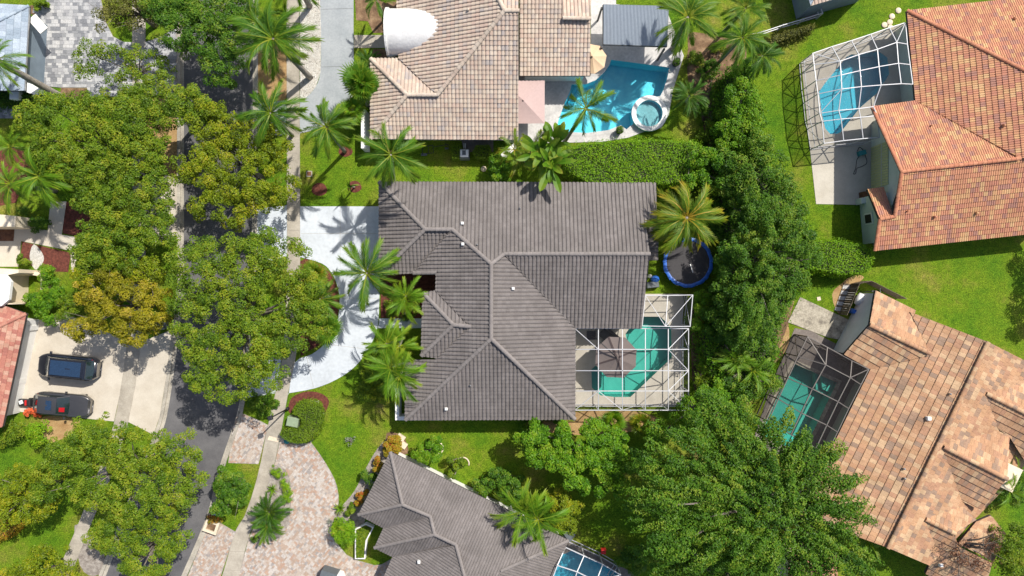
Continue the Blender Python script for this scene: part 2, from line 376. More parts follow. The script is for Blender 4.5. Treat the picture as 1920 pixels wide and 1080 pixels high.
M['tile_terra'] = pieces('terracotta_roof_tile', r0, 0.8, 0.15); M['tile_terra_o'] = pieces('terracotta_single_tile', r0, 0.8, 0.15, obj=True)
M['ridge_terra_o'] = pieces('terracotta_ridge_tile', [(0, (0.44, 0.175, 0.10)), (0.5, (0.48, 0.21, 0.12))], 0.8, 0.15, obj=True)
b0 = [(0, (0.43, 0.225, 0.130)), (0.2, (0.48, 0.275, 0.165)), (0.38, (0.52, 0.335, 0.205)), (0.55, (0.39, 0.200, 0.125)), (0.7, (0.31, 0.190, 0.135)), (0.82, (0.46, 0.250, 0.140)), (0.93, (0.25, 0.165, 0.125))]
b0 = [(p, (c[0], c[1] * 1.06, c[2] * 1.04)) for p, c in even(b0, 0.2)]
M['tile_blend'] = pieces('brown_blend_roof_tile', b0, 0.85, 0.25); M['tile_blend_o'] = pieces('brown_blend_single_tile', b0, 0.85, 0.25, obj=True)
p0 = [(0, (0.38, 0.155, 0.115)), (0.3, (0.43, 0.20, 0.145)), (0.55, (0.46, 0.27, 0.20)), (0.75, (0.34, 0.135, 0.105)), (0.92, (0.42, 0.23, 0.165))]
M['tile_red'] = pieces('red_roof_tile', p0, 0.8, 0.15); M['tile_red_o'] = pieces('red_ridge_tile', p0[:2], 0.8, 0.15, obj=True)
s0 = [(0, (0.27, 0.33, 0.40)), (0.3, (0.33, 0.39, 0.46)), (0.6, (0.38, 0.44, 0.51)), (0.85, (0.30, 0.35, 0.42))]
M['tile_slate'] = pieces('blue_gray_roof_tile', s0, 0.6, 0.15); M['tile_slate_o'] = pieces('blue_gray_ridge_tile', s0, 0.6, 0.15, obj=True)
pg = [(0, (0.42, 0.42, 0.42)), (0.26, (0.33, 0.33, 0.34)), (0.45, (0.47, 0.465, 0.46)), (0.62, (0.27, 0.275, 0.285)), (0.80, (0.205, 0.21, 0.225))]
M['paver_gray'] = pieces('gray_pavers', pg, 0.85, 0.15)
pp = [(0, (0.44, 0.365, 0.31)), (0.2, (0.47, 0.41, 0.36)), (0.38, (0.38, 0.285, 0.225)), (0.55, (0.48, 0.435, 0.40)), (0.7, (0.36, 0.31, 0.28)), (0.82, (0.41, 0.275, 0.205)), (0.92, (0.31, 0.28, 0.265))]
M['paver_pink'] = pieces('pink_brown_pavers', pp, 0.85, 0.15)
# leaves
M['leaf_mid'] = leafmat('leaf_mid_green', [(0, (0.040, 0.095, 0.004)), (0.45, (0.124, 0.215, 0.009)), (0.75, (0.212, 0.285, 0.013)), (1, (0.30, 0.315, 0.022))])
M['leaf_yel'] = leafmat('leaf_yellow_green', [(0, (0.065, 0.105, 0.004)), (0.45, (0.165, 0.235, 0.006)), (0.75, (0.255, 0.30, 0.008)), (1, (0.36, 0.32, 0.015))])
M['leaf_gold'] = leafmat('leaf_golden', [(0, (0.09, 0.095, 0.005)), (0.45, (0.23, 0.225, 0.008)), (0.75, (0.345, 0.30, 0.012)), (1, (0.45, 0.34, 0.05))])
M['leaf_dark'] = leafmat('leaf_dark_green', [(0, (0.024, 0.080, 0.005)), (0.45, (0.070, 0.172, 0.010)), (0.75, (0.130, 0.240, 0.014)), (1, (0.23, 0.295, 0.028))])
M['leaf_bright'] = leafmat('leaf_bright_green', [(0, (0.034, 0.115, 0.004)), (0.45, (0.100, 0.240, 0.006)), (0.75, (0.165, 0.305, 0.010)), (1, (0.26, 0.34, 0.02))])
M['leaf_olive'] = leafmat('leaf_olive_sparse', [(0, (0.06, 0.07, 0.010)), (0.5, (0.125, 0.135, 0.022)), (1, (0.21, 0.20, 0.05))])
M['leaf_hedge'] = leafmat('leaf_clipped_hedge', [(0, (0.07, 0.18, 0.006)), (0.5, (0.175, 0.345, 0.007)), (0.85, (0.26, 0.40, 0.010)), (1, (0.36, 0.36, 0.03))])
M['leaf_lime'] = leafmat('leaf_lime_hedge', [(0, (0.07, 0.14, 0.006)), (0.5, (0.15, 0.25, 0.010)), (1, (0.25, 0.31, 0.02))])
M['leaf_croton'] = leafmat('leaf_croton', [(0, (0.10, 0.13, 0.01)), (0.35, (0.30, 0.25, 0.015)), (0.6, (0.40, 0.29, 0.02)), (0.8, (0.42, 0.13, 0.02)), (1, (0.30, 0.05, 0.02))])
M['leaf_russet'] = leafmat('leaf_russet', [(0, (0.07, 0.035, 0.02)), (0.5, (0.14, 0.06, 0.035)), (1, (0.23, 0.11, 0.06))])
M['leaf_silver'] = leafmat('leaf_silver', [(0, (0.15, 0.17, 0.14)), (1, (0.34, 0.36, 0.30))])
M['frond'] = leafmat('palm_frond_green', [(0, (0.025, 0.095, 0.005)), (0.45, (0.075, 0.180, 0.008)), (0.8, (0.165, 0.245, 0.014)), (1.0, (0.30, 0.28, 0.03))], obj=0.22)
M['frond_dark'] = leafmat('palm_frond_dark', [(0, (0.016, 0.070, 0.005)), (0.6, (0.055, 0.145, 0.008)), (1.0, (0.17, 0.235, 0.03))], obj=0.2)
M['frond_yel'] = leafmat('palm_frond_yellowing', [(0, (0.04, 0.115, 0.005)), (0.45, (0.115, 0.20, 0.008)), (0.75, (0.25, 0.25, 0.015)), (1.0, (0.44, 0.27, 0.03))], obj=0.3)
M['frond_lime'] = leafmat('palm_frond_lime', [(0, (0.045, 0.135, 0.005)), (0.5, (0.115, 0.245, 0.008)), (1.0, (0.28, 0.32, 0.02))], obj=0.3)
M['frond_dead'] = leafmat('palm_frond_dead', [(0, (0.16, 0.085, 0.035)), (0.6, (0.28, 0.16, 0.07)), (1.0, (0.38, 0.25, 0.12))], 0.2)

# ------------------------------------------------------------------ roofs
class Plane:
    """roof slope: eave line (photo points at eave height) rising away from it"""
    def __init__(s, e0, e1, ze, slope, poly):
        A = e0 if isinstance(e0, Vector) else W(*e0, ze); B = e1 if isinstance(e1, Vector) else W(*e1, ze); d = (B - A); d.z = 0; s.d = d.normalized()
        n = Vector((-s.d.y, s.d.x, 0)); cx = sum(p[0] for p in poly) / len(poly); cy = sum(p[1] for p in poly) / len(poly)
        if (W(cx, cy, ze) - A).dot(n) < 0: n = -n
        s.d = n.cross(Vector((0, 0, 1)))                      # u axis so that (u, v, normal) is right handed
        s.n = n; s.A = A; s.ze = ze; s.k = slope
        c = 1 / math.sqrt(1 + slope * slope); s.v = Vector((n.x * c, n.y * c, slope * c)); s.N = s.d.cross(s.v)
        if s.N.z < 0: s.d = -s.d; s.N = s.d.cross(s.v)
        s.px = poly; s.P = [s.ray(*p) for p in poly]
    def ray(s, px, py):
        g = W(px, py, 0); An = s.A.dot(s.n)
        t = (H - s.ze + s.k * An) / (H + s.k * (g.x * s.n.x + g.y * s.n.y))
        return Vector((g.x * t, g.y * t, H - H * t))
    def z(s, x, y): return s.ze + s.k * ((x - s.A.x) * s.n.x + (y - s.A.y) * s.n.y)
    def uv(s): return [((p - s.A).dot(s.d), (p - s.A).dot(s.v)) for p in s.P]

PROFILES = {   # across one tile: (position, height) pairs
    'roll': ([0, .07, .20, .50, .76, .89, 1.0], [-.012, -.012, .050, .066, .056, -.012, -.014], 0.052),
    'barrel': ([0, .07, .20, .50, .76, .89, 1.0], [-.012, -.010, .030, .040, .034, -.010, -.012], 0.022),
    'double': ([0, .04, .12, .27, .40, .48, .54, .62, .77, .90, 1.0], [-.012, -.012, .022, .034, .028, -.012, -.012, .022, .034, .028, -.012], 0.045),
    'flat': ([0, .04, .5, .96, 1.0], [-0.004, .008, .010, .008, -.004], 0.062),
}
def tile_arrays(kind, w, l):
    u, h, lift = PROFILES[kind]; u = np.array(u) * w; h = np.array(h)
    k = len(u)
    V = np.zeros((3 * k, 3))
    V[0:k, 0] = u; V[0:k, 2] = -0.004
    V[k:2 * k, 0] = u; V[k:2 * k, 2] = h + lift
    V[2 * k:, 0] = u; V[2 * k:, 1] = l * 1.04; V[2 * k:, 2] = h + 0.004
    F = []
    for i in range(k - 1):
        F.append((i, i + 1, k + i + 1, k + i)); F.append((k + i, k + i + 1, 2 * k + i + 1, 2 * k + i))
    return V, np.array(F)

def lay_tiles(pl, kind, w, l, rng, blot=0.0, indiv=None):
    """tiles clipped to the slope; returns vertices, faces, colours; indiv(matrix) takes some whole tiles out as objects"""
    uv = np.array(pl.uv()); T, F = tile_arrays(kind, w, l)
    u0, v0 = uv.min(0); u1, v1 = uv.max(0)
    v0 = math.floor(v0 / l) * l if abs(v0) > 1e-3 else 0.0
    nu = int((u1 - u0) / w) + 2; nv = int((v1 - v0) / l) + 2
    gu, gv = np.meshgrid(np.arange(nu), np.arange(nv)); stag = (gv % 2) * 0.5 if kind == 'flat' else gv * 0.0
    O = np.stack([u0 - w + (gu + stag).ravel() * w, v0 + gv.ravel() * l], 1)
    def ins(du, dv): return inside(O + np.array([du, dv]), uv)
    e = 0.01
    c = [ins(e, e), ins(w - e, e), ins(e, l - e), ins(w - e, l - e), ins(w / 2, l / 2)]
    anyin = c[0] | c[1] | c[2] | c[3] | c[4]; full = c[0] & c[1] & c[2] & c[3] & c[4]
    A = np.array(pl.A); D = np.array(pl.d); Vv = np.array(pl.v); N = np.array(pl.N)
    take = np.zeros(len(O), bool)
    if indiv:
        idx = np.where(full)[0]; rng.shuffle(idx) if False else None
        P3 = A + O[idx, :1] * D + O[idx, 1:] * Vv
        fx = P3[:, 0] / (H - P3[:, 2]) * H * KP + 960; fy = 540 - P3[:, 1] / (H - P3[:, 2]) * H * KP
        vis = (fx > 5) & (fx < 1915) & (fy > 5) & (fy < 1075)
        pick = [i for i in idx[vis]]
        for i in indiv(pl, pick, O): take[i] = True
    keep = anyin & ~take
    O = O[keep]; n = len(O); 
    if n == 0: return None
    k = len(T)
    P = T[None, :, :] + np.concatenate([O, np.zeros((n, 1))], 1)[:, None, :]
    P[:, :, 2] += rng.normal(0, 0.003, (n, 1))
    P = P.reshape(-1, 3)
    out = ~inside(P[:, :2], uv)
    if out.any(): P[out, :2] = snap(P[out, :2], uv)
    X = A + P[:, :1] * D + P[:, 1:2] * Vv + P[:, 2:3] * N
    FF = (F[None] + (np.arange(n) * k)[:, None, None]).reshape(-1, 4)
    r = rng.random(n)
    return X, FF, np.repeat(np.clip(r, 0, 0.999), len(F))

CAP = {}
def cap_mesh(mat, R=0.14, L=0.42):
    key = (mat.name, R)
    if key not in CAP:
        V = []; F = []; n = 6
        for x, r in ((0, R * 1.08), (L, R * 0.9)):
            for k in range(n + 1):
                a = math.pi * k / n; V.append((x, -r * 1.15 * math.cos(a), r * 0.85 * math.sin(a)))
        for k in range(n): F.append((k, k + 1, n + 2 + k, n + 1 + k))
        F.append(tuple(range(n, -1, -1)))
        me = bpy.data.meshes.new('ridge_cap'); me.from_pydata(V, [], F); me.materials.append(mat); me.update(); CAP[key] = me
    return CAP[key]
def ridge_caps(a, b, mat, parent, step=0.36, R=0.14, lift=0.035):
    a = Vector(a); b = Vector(b)
    if a.z > b.z: a, b = b, a                                  # laid from the low end upward
    t = b - a; n = max(1, int(t.length / step)); t.normalize()
    y = Vector((0, 0, 1)).cross(t).normalized(); z = t.cross(y)
    Rm = Matrix((t, y, z)).transposed().to_4x4(); off = base_of(parent); s = (b - a).length / n / step
    for i in range(n):
        o = bpy.data.objects.new('ridge_cap', cap_mesh(mat, R)); link(o, parent)
        o.matrix_local = Matrix.Translation(a + (b - a) * (i / n) + Vector((0, 0, lift + R * 0.1)) - off) @ Rm @ Matrix.Diagonal((s, 1, 1, 1))

class House:
    def __init__(s, name, label, loc_px, ze, slope, kind, w, l, tmat, capmat, seed, under='under'):
        s.root = thing(name, label, 'house', W(*loc_px)); s.ze = ze; s.k = slope; s.kind = kind; s.w = w; s.l = l
        s.tm = M[tmat]; s.cm = M[capmat]; s.rng = np.random.default_rng(seed); s.planes = []; s.under = M[under]
    def slope(s, e0, e1, poly, ze=None, k=None):
        p = Plane(e0, e1, s.ze if ze is None else ze, s.k if k is None else k, poly); s.planes.append(p); return p
    def gable(s, host, ra, rb, polys, k):
        """small gable growing out of slope host: level ridge ra-rb, one slope each side"""
        zr = host.ray(*ra).z + 0.05; A, B = W(*ra, zr), W(*rb, zr); d = (B - A).normalized()
        for poly in polys:
            n = Vector((-d.y, d.x, 0)); c = sum((W(*p, zr) for p in poly), Vector()) / len(poly)
            if (c - A).dot(n) < 0: n = -n
            D = max((W(*p, zr - 0.6) - A).dot(n) for p in poly); q = Vector((0, 0, -k * D))
            s.planes.append(Plane(A + n * D + q, B + n * D + q, zr - k * D, k, poly))
    def at(s, px, py):
        best = []
        for p in s.planes:
            for q, P in zip(p.px, p.P):
                d = math.hypot(q[0] - px, q[1] - py)
                if d < 6: best.append((round(d, 1), -P.z, P))
        best.sort(key=lambda t: (t[0] > 3, t[1])); return best[0][2]
    def finish(s, ridges, indiv=0, R=0.14, imat=None, closed=()):
        mb = MB()
        for p in s.planes:
            top = [q - p.N * 0.03 for q in p.P]; bot = [q - Vector((0, 0, 0.20)) for q in top]; n = len(top)
            tris = geometry.tessellate_polygon([[Vector((a, b, 0)) for a, b in p.uv()]])
            F = [tuple(t) if (top[t[1]] - top[t[0]]).cross(top[t[2]] - top[t[0]]).z > 0 else tuple(t[::-1]) for t in tris]
            F2 = [tuple(i + n for i in f[::-1]) for f in F]
            sd = [(i, (i + 1) % n, n + (i + 1) % n, n + i) for i in range(n)]
            mb.add(top + bot, F + F2 + sd)
        s.roof = mb.build('roof', s.under, s.root)
        left = [indiv]
        tilemesh = None
        if indiv:
            T, F = tile_arrays(s.kind, s.w, s.l)
            tilemesh = bpy.data.meshes.new('roof_tile'); tilemesh.from_pydata([tuple(v) for v in T], [], [tuple(int(i) for i in f) for f in F])
            tilemesh.materials.append(imat); tilemesh.update()
        off = base_of(s.root)
        def take(pl, idx, O):
            if left[0] <= 0: return []
            c = O[idx]; order = sorted(range(len(idx)), key=lambda j: -c[j][1])
            got = [idx[j] for j in order[:left[0]]]; left[0] -= len(got)
            Rm = Matrix((pl.d, pl.v, pl.N)).transposed().to_4x4()
            for i in got:
                p = pl.A + pl.d * O[i][0] + pl.v * O[i][1] + pl.N * float(s.rng.normal(0, 0.004))
                o = bpy.data.objects.new('roof_tile', tilemesh); link(o, s.roof); o.matrix_local = Matrix.Translation(p - off) @ Rm
            return got
        VS, FS, RS, n = [], [], [], 0
        order = sorted(s.planes, key=lambda p: -sum((a[0] - b[0]) * (a[1] + b[1]) for a, b in zip(p.px, p.px[1:] + p.px[:1])) ** 2)
        for p in order:
            r = lay_tiles(p, s.kind, s.w, s.l, s.rng, indiv=take if indiv else None)
            if r is None: continue
            VS.append(r[0]); FS.append(r[1] + n); RS.append(r[2]); n += len(r[0])
        o = np_obj('roof_tile_field', np.concatenate(VS), np.concatenate(FS), s.tm, s.roof, np.concatenate(RS)); o['kind'] = 'stuff'
        for line in ridges:
            P = [s.at(*q) for q in line]
            for a, b in zip(P[:-1], P[1:]): ridge_caps(a, b, s.cm, s.roof, R=R)
    def walls(s, pts_px, mat, d=0.55, zt=None, name='wall'):
        P = inset(PX(pts_px, s.ze), d) if d else PX(pts_px, s.ze)
        return MB().prism(P, 0.0, (zt or s.ze) - 0.02, ).build(name, M[mat], s.root)
    def vents(s, pts, mat='white_pl', size=0.22):
        for px, py in pts:
            for p in s.planes:
                if inside(np.array([[px, py]], float), np.array(p.px, float))[0]:
                    P = p.ray(px, py)
                    m = MB().box(P + Vector((0, 0, 0.13)), (size, size, 0.36), bev=0.04); m.build('roof_vent', M[mat], s.roof); break

# ------------------------------------------------------------------ trees and shrubs
def leaf_quads(C, Nrm, L, Wd, rng, axis=None):
    """folded diamond leaves at points C with normals Nrm"""
    n = len(C); N = Nrm / np.linalg.norm(Nrm, axis=1)[:, None]
    r = rng.normal(size=(n, 3)) if axis is None else axis + 0.5 * rng.normal(size=(n, 3))
    T = r - (r * N).sum(1)[:, None] * N; T /= np.linalg.norm(T, axis=1)[:, None] + 1e-9; S = np.cross(N, T)
    L = L[:, None]; Wd = Wd[:, None]
    V = np.empty((n, 4, 3))
    V[:, 0] = C - T * L * 0.5; V[:, 1] = C + S * Wd * 0.5 + N * Wd * 0.14; V[:, 2] = C + T * L * 0.5 - N * L * 0.12; V[:, 3] = C - S * Wd * 0.5 + N * Wd * 0.14
    return V.reshape(-1, 3), np.arange(n * 4).reshape(-1, 4)
def crown_points(lobes, rng, rc, cover, flat):
    """clump centres over a union of domes; lobes: (x, y, radius, top z)"""
    C = []; O = []; rcs = []
    for i, (x, y, r, zt) in enumerate(lobes):
        rz = flat * r + 0.25; n = max(3, int(cover * (r / rc) ** 2 * 1.5))
        a = rng.random(n) * 6.2832; q = np.sqrt(rng.random(n)) * 1.0
        d = r * q * (1 + 0.10 * np.sin(a * 3 + i) + 0.07 * np.sin(a * 7 + 2 * i)) - rc * 0.35 * q
        px, py = x + d * np.cos(a), y + d * np.sin(a)
        pz = zt - rz + rz * np.sqrt(np.clip(1 - q ** 2 * 0.96, 0, 1)) - rng.random(n) ** 2 * rc * 1.2 + rng.normal(0, 0.30 * rc, n)
        keep = np.ones(n, bool)
        for j, (x2, y2, r2, z2) in enumerate(lobes):
            if j == i: continue
            dd = ((px - x2) ** 2 + (py - y2) ** 2) / r2 ** 2; rz2 = flat * r2 + 0.25
            zz = z2 - rz2 + rz2 * np.sqrt(np.clip(1 - dd, 0, 1))
            keep &= ~((dd < 0.85) & (pz < zz - rc * 1.3) & (rng.random(n) < 0.9))
        C.append(np.stack([px, py, pz], 1)[keep]); O.append(np.tile([x, y], (keep.sum(), 1)))
    C = np.concatenate(C); k = int(len(C) * 0.45); U = C[rng.choice(len(C), k, replace=False)].copy()
    U[:, 2] -= rng.uniform(0.7, 1.9, k) * rc / 0.6; U[:, :2] += rng.normal(0, 0.3 * rc, (k, 2)); C = np.concatenate([C, U]); return C, C
def foliage(name, C, rng, rc, per, leaf, mat, parent, elong=None, tone=None, squash=0.72):
    nC = len(C); R = rc * rng.uniform(0.7, 1.25, nC)
    cnt = np.maximum(3, (per * (R / rc) ** 2).astype(int)); idx = np.repeat(np.arange(nC), cnt); n = len(idx)
    d = rng.normal(size=(n, 3)); d /= np.linalg.norm(d, axis=1)[:, None]
    low = d[:, 2] < -0.25; d[low, 2] *= -1
    rad = R[idx] * (0.55 + 0.5 * rng.random(n) ** 0.6)
    off = d * rad[:, None] * np.array([1, 1, squash])
    nd = d.copy()
    if elong is not None:
        e = elong[idx]; along = (off * e).sum(1)[:, None] * e; off = along * 1.75 + (off - along) * 0.62
    P = C[idx] + off
    nd = nd * 0.9 + np.array([0, 0, 0.55]) + rng.normal(0, 0.33, (n, 3))
    L = leaf * rng.uniform(0.7, 1.35, n)
    V, F = leaf_quads(P, nd, L, L * rng.uniform(0.45, 0.65, n), rng)
    ct = rng.normal(0.0, 0.15, nC) + 0.10 * np.sin(C[:, 0] * 1.1 + C[:, 1] * 0.7) * np.sin(C[:, 1] * 1.3 + 1) if tone is None else tone
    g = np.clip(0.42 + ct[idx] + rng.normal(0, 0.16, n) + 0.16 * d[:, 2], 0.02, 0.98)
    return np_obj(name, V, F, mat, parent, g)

def tree(name, label, lobes_px, h, mat, seed, cat='tree', group=None, rc=0.44, cover=1.05, per=112, leaf=0.155, flat=0.5, trunk=0.2,
         base=None, sprays=False, limbs=14, bark='bark', tone_jit=0.0, fol='crown', stem='trunk', bare=0):
    rng = np.random.default_rng(seed); lobes = []; rmax = max(l[2] for l in lobes_px)
    for l in lobes_px:
        zt = h * (l[3] if len(l) > 3 else (0.84 + 0.16 * l[2] / rmax)) * rng.uniform(0.96, 1.02)
        zc = zt - 0.25; p = W(l[0], l[1], max(0.2, zc * 0.92)); lobes.append((p.x, p.y, l[2] / KP * (H - zc) / H, zt))
    if base is None:
        w = [l[2] ** 2 for l in lobes]; bx = sum(l[0] * a for l, a in zip(lobes, w)) / sum(w); by = sum(l[1] * a for l, a in zip(lobes, w)) / sum(w); B = Vector((bx, by, 0))
    else: B = W(*base)
    root = thing(name, label, cat, B, group)
    C, O = crown_points(lobes, rng, rc, cover, flat)
    zmin = rc * 0.55 if h < 3 else h * 0.22
    C[:, 2] = np.maximum(C[:, 2], zmin)
    el = None
    if sprays:
        v = C - np.array([B.x, B.y, h * 0.45]); v[:, 2] *= 0.35; v += rng.normal(0, 1.0, v.shape) * [1, 1, 0.2]; el = v / np.linalg.norm(v, axis=1)[:, None]
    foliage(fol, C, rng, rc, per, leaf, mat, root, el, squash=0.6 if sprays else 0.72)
    m = MB(); top = h * 0.42 if h > 3 else h * 0.35
    cx, cy = C[:, 0].mean(), C[:, 1].mean(); fork = Vector((B.x * 0.7 + cx * 0.3, B.y * 0.7 + cy * 0.3, top))
    m.tube([B, B.lerp(fork, 0.5) + Vector((rng.normal(0, .1), rng.normal(0, .1), 0)), fork], [trunk * 1.3, trunk, trunk * 0.85], 8)
    lb = rng.choice(len(C), min(limbs, len(C)), replace=False)
    for i in lb:
        e = Vector(C[i]); mid = fork.lerp(e, 0.5) + Vector((rng.normal(0, .2), rng.normal(0, .2), 0.10 * (e - fork).length))
        m.tube([fork, mid, e], [trunk * 0.5, trunk * 0.3, trunk * 0.08], 5, cap=False)
        for _ in range(bare):
            q = e + Vector((rng.normal(0, .8), rng.normal(0, .8), rng.normal(0.25, .25))); m.tube([mid.lerp(e, 0.6), q], [trunk * 0.14, trunk * 0.04], 4, cap=False)
    m.build(stem, M[bark], root)
    return root
def shrub(name, label, lobes_px, h, mat, seed, cat='shrub', group=None, rc=0.3, cover=1.3, per=70, leaf=0.13, flat=0.55, **k):
    return tree(name, label, lobes_px, h, mat, seed, cat, group, rc, cover, per, leaf, flat, trunk=0.05, limbs=6, fol='foliage', stem='stem', **k)

def hedge(name, label, poly_px, h, mat, seed, cat='hedge', dens=260, leaf=0.13, rough=0.10, group=None, lump=0.0):
    rng = np.random.default_rng(seed); P = PX(poly_px, h); poly = np.array([(p.x, p.y) for p in P])
    c = poly.mean(0); root = thing(name, label, cat, (c[0], c[1], 0), group)
    lo, hi = poly.min(0), poly.max(0); area = (hi - lo).prod(); n = int(area * dens)
    Q = lo + rng.random((n, 2)) * (hi - lo); Q = Q[inside(Q, poly)]; n = len(Q)
    zz = h + rng.normal(0, rough, n) + lump * (np.sin(Q[:, 0] * 2.1 + seed) * np.cos(Q[:, 1] * 1.7) + 0.7 * np.sin(Q[:, 0] * 4.3) * np.sin(Q[:, 1] * 5.1 + 1))
    A = np.concatenate([Q, zz[:, None]], 1); NA = rng.normal(0, 0.42, (n, 3)) + np.array([0, 0, 1.0])
    SV = []; SN = []; m = len(poly)
    for i in range(m):
        a = poly[i]; b = poly[(i + 1) % m]; L = np.linalg.norm(b - a); k = int(L * h * dens * 0.7)
        if k < 1: continue
        t = rng.random(k); q = a + t[:, None] * (b - a); nr = np.array([(b - a)[1], -(b - a)[0]]) / (L + 1e-9)
        if ((a + b) / 2 + nr * 0.05 - c) @ nr < 0: nr = -nr
        q = q + nr * rng.normal(0.0, rough, (k, 1)); z = rng.random(k) * h
        SV.append(np.concatenate([q, z[:, None]], 1)); SN.append(rng.normal(0, 0.5, (k, 3)) + np.array([nr[0], nr[1], 0.5]))
    PV = np.concatenate([A] + SV); PN = np.concatenate([NA] + SN); k = len(PV)
    Ls = leaf * rng.uniform(0.7, 1.3, k); V, F = leaf_quads(PV, PN, Ls, Ls * 0.55, rng)
    tone = 0.45 + 0.12 * np.sin(PV[:, 0] * 1.3 + seed) * np.sin(PV[:, 1] * 1.9) + rng.normal(0, 0.18, k)
    np_obj('foliage', V, F, mat, root, np.clip(tone, 0.02, 0.98))
    MB().prism(inset([(p[0], p[1]) for p in poly], 0.12), 0.0, h - 0.14).build('branch_core', M['core'], root)
    return root
M['core'] = plain('hedge_interior', (0.035, 0.045, 0.015), 0.95)

# ------------------------------------------------------------------ palms
def frond_mesh(name, style, droop, mat, seed):
    """one frond along +x, unit length"""
    rng = np.random.default_rng(seed); V = []; F = []; R = []
    def strip(p, q, w0, wm, side, nrm, val, mid=0.45, sag=0.0):
        t = q - p; s = np.cross(t, nrm); s /= np.linalg.norm(s) + 1e-9; m = p + t * mid + np.array([0, 0, sag]) 
        k = len(V); V.extend([p - s * w0, p + s * w0, m + s * wm, m - s * wm, q + s * wm * 0.12, q - s * wm * 0.12])
        F.append((k, k + 1, k + 2, k + 3)); F.append((k + 3, k + 2, k + 4, k + 5)); R.extend([val, min(1, val + 0.12)])
    if style in ('feather', 'plume'):
        n = 34 if style == 'feather' else 30; ns = 12; pts = [np.zeros(3)]; ang = 0.0
        for i in range(ns):
            ang = -droop * ((i + 1) / ns) ** 1.3
            pts.append(pts[-1] + np.array([math.cos(ang), 0, math.sin(ang)]) / ns)
        pts = np.array(pts)
        def at(s):
            f = min(s, 0.999) * ns; i = int(f); return pts[i] + (pts[i + 1] - pts[i]) * (f - i), (pts[i + 1] - pts[i]) * ns
        for i in range(ns):                                   # midrib
            w = 0.013 * (1 - i / ns) + 0.003; w2 = 0.013 * (1 - (i + 1) / ns) + 0.003; k = len(V)
            V.extend([pts[i] + [0, -w, 0], pts[i] + [0, w, 0], pts[i + 1] + [0, w2, 0], pts[i + 1] + [0, -w2, 0]])
            F.append((k, k + 1, k + 2, k + 3)); R.append(0.72)
        lmax = 0.25 if style == 'feather' else 0.22
        for i in range(n):
            s = 0.14 + 0.86 * (i + 0.5) / n; p, t = at(s)
            L = lmax * (math.sin(math.pi * min(1, 0.18 + 0.68 * (s - 0.1))) ** 0.6) * rng.uniform(0.62, 1.18)
            sweep = 0.55 + 0.75 * s
            for sd in (-1, 1):
                up = np.array([-t[2], 0, t[0]]); dr = t * math.sin(sweep) + np.array([0, sd, 0]) * math.cos(sweep) 
                dr = dr / np.linalg.norm(dr) + up * (0.20 if style == 'feather' else 0.42) + np.array([0, 0, -0.25 - 0.55 * rng.random()]) * (1 if style == 'feather' else 0.4)
                dr /= np.linalg.norm(dr); q = p + dr * L + np.array([0, 0, -0.05 * L])
                nrm = up + np.array([0, sd * 0.3, 0]) + rng.normal(0, 0.15, 3)
                strip(p, q, 0.004, 0.0072, sd, nrm, float(np.clip(0.12 + 0.42 * s ** 2 + rng.normal(0, 0.09), 0, 1)))
    elif style == 'fan':
        p0 = np.array([0.42, 0, -0.04]); k = len(V)
        V.extend([np.array([0, -.012, 0]), np.array([0, .012, 0]), p0 + [0, .01, 0], p0 + [0, -.01, 0]]); F.append((k, k + 1, k + 2, k + 3)); R.append(0.7)
        for i in range(19):
            a = (i - 9) / 9 * 2.1; L = 0.60 * (1 - 0.22 * abs(i - 9) / 9) * rng.uniform(0.9, 1.08)
            q = p0 + np.array([math.cos(a) * L, math.sin(a) * L, -0.12 * L - droop * 0.22 * L])
            strip(p0, q, 0.012, 0.034, 1, np.array([0.1, 0, 1.0]) + rng.normal(0, .2, 3), float(np.clip(0.3 + rng.normal(0, .13), 0, 1)), 0.55, 0.03)
    elif style == 'broad':
        ns = 10; prev = None; p = np.zeros(3)
        for i in range(ns + 1):
            s = i / ns; ang = 0.15 - droop * s ** 1.5
            if i: p = p + np.array([math.cos(ang), 0, math.sin(ang)]) / ns
            w = 0.012 if s < 0.32 else 0.115 * math.sin(math.pi * (s - 0.30) / 0.72) ** 0.55 if s < 0.99 else 0.008
            row = [p + [0, -w, 0.25 * w], p + [0, 0, -0.12 * w], p + [0, w, 0.25 * w]]
            k = len(V); V.extend(row)
            if i:
                for j in (0, 1): F.append((k - 3 + j, k - 2 + j, k + 1 + j, k + j)); R.append(float(np.clip(0.2 + 0.5 * s ** 2 + rng.normal(0, .06), 0, 1)))
    else:                                                     # sword-shaped leaf
        ns = 4; p = np.zeros(3)
        for i in range(ns + 1):
            s = i / ns; ang = 0.1 - droop * s
            if i: p = p + np.array([math.cos(ang), 0, math.sin(ang)]) / ns
            w = 0.055 * (1 - s ** 1.6) + 0.012 * (1 - s) + 0.002; k = len(V)
            V.extend([p + [0, -w, 0.5 * w], p + [0, 0, 0], p + [0, w, 0.5 * w]])
            if i:
                for j in (0, 1): F.append((k - 3 + j, k - 2 + j, k + 1 + j, k + j)); R.append(0.15 + 0.5 * s)
    me = np_mesh('frond', np.array(V), np.array(F), np.array(R)); me.materials.append(mat); return me
FR = {}
def fronds(style, matname):
    key = (style, matname)
    if key not in FR:
        FR[key] = [frond_mesh('frond', style, d, M[matname], 7 + i) for i, d in enumerate((0.6, 1.1, 1.6, 2.1) if style in ('feather', 'plume') else (0.3, 0.7, 1.1, 1.5))]
    return FR[key]
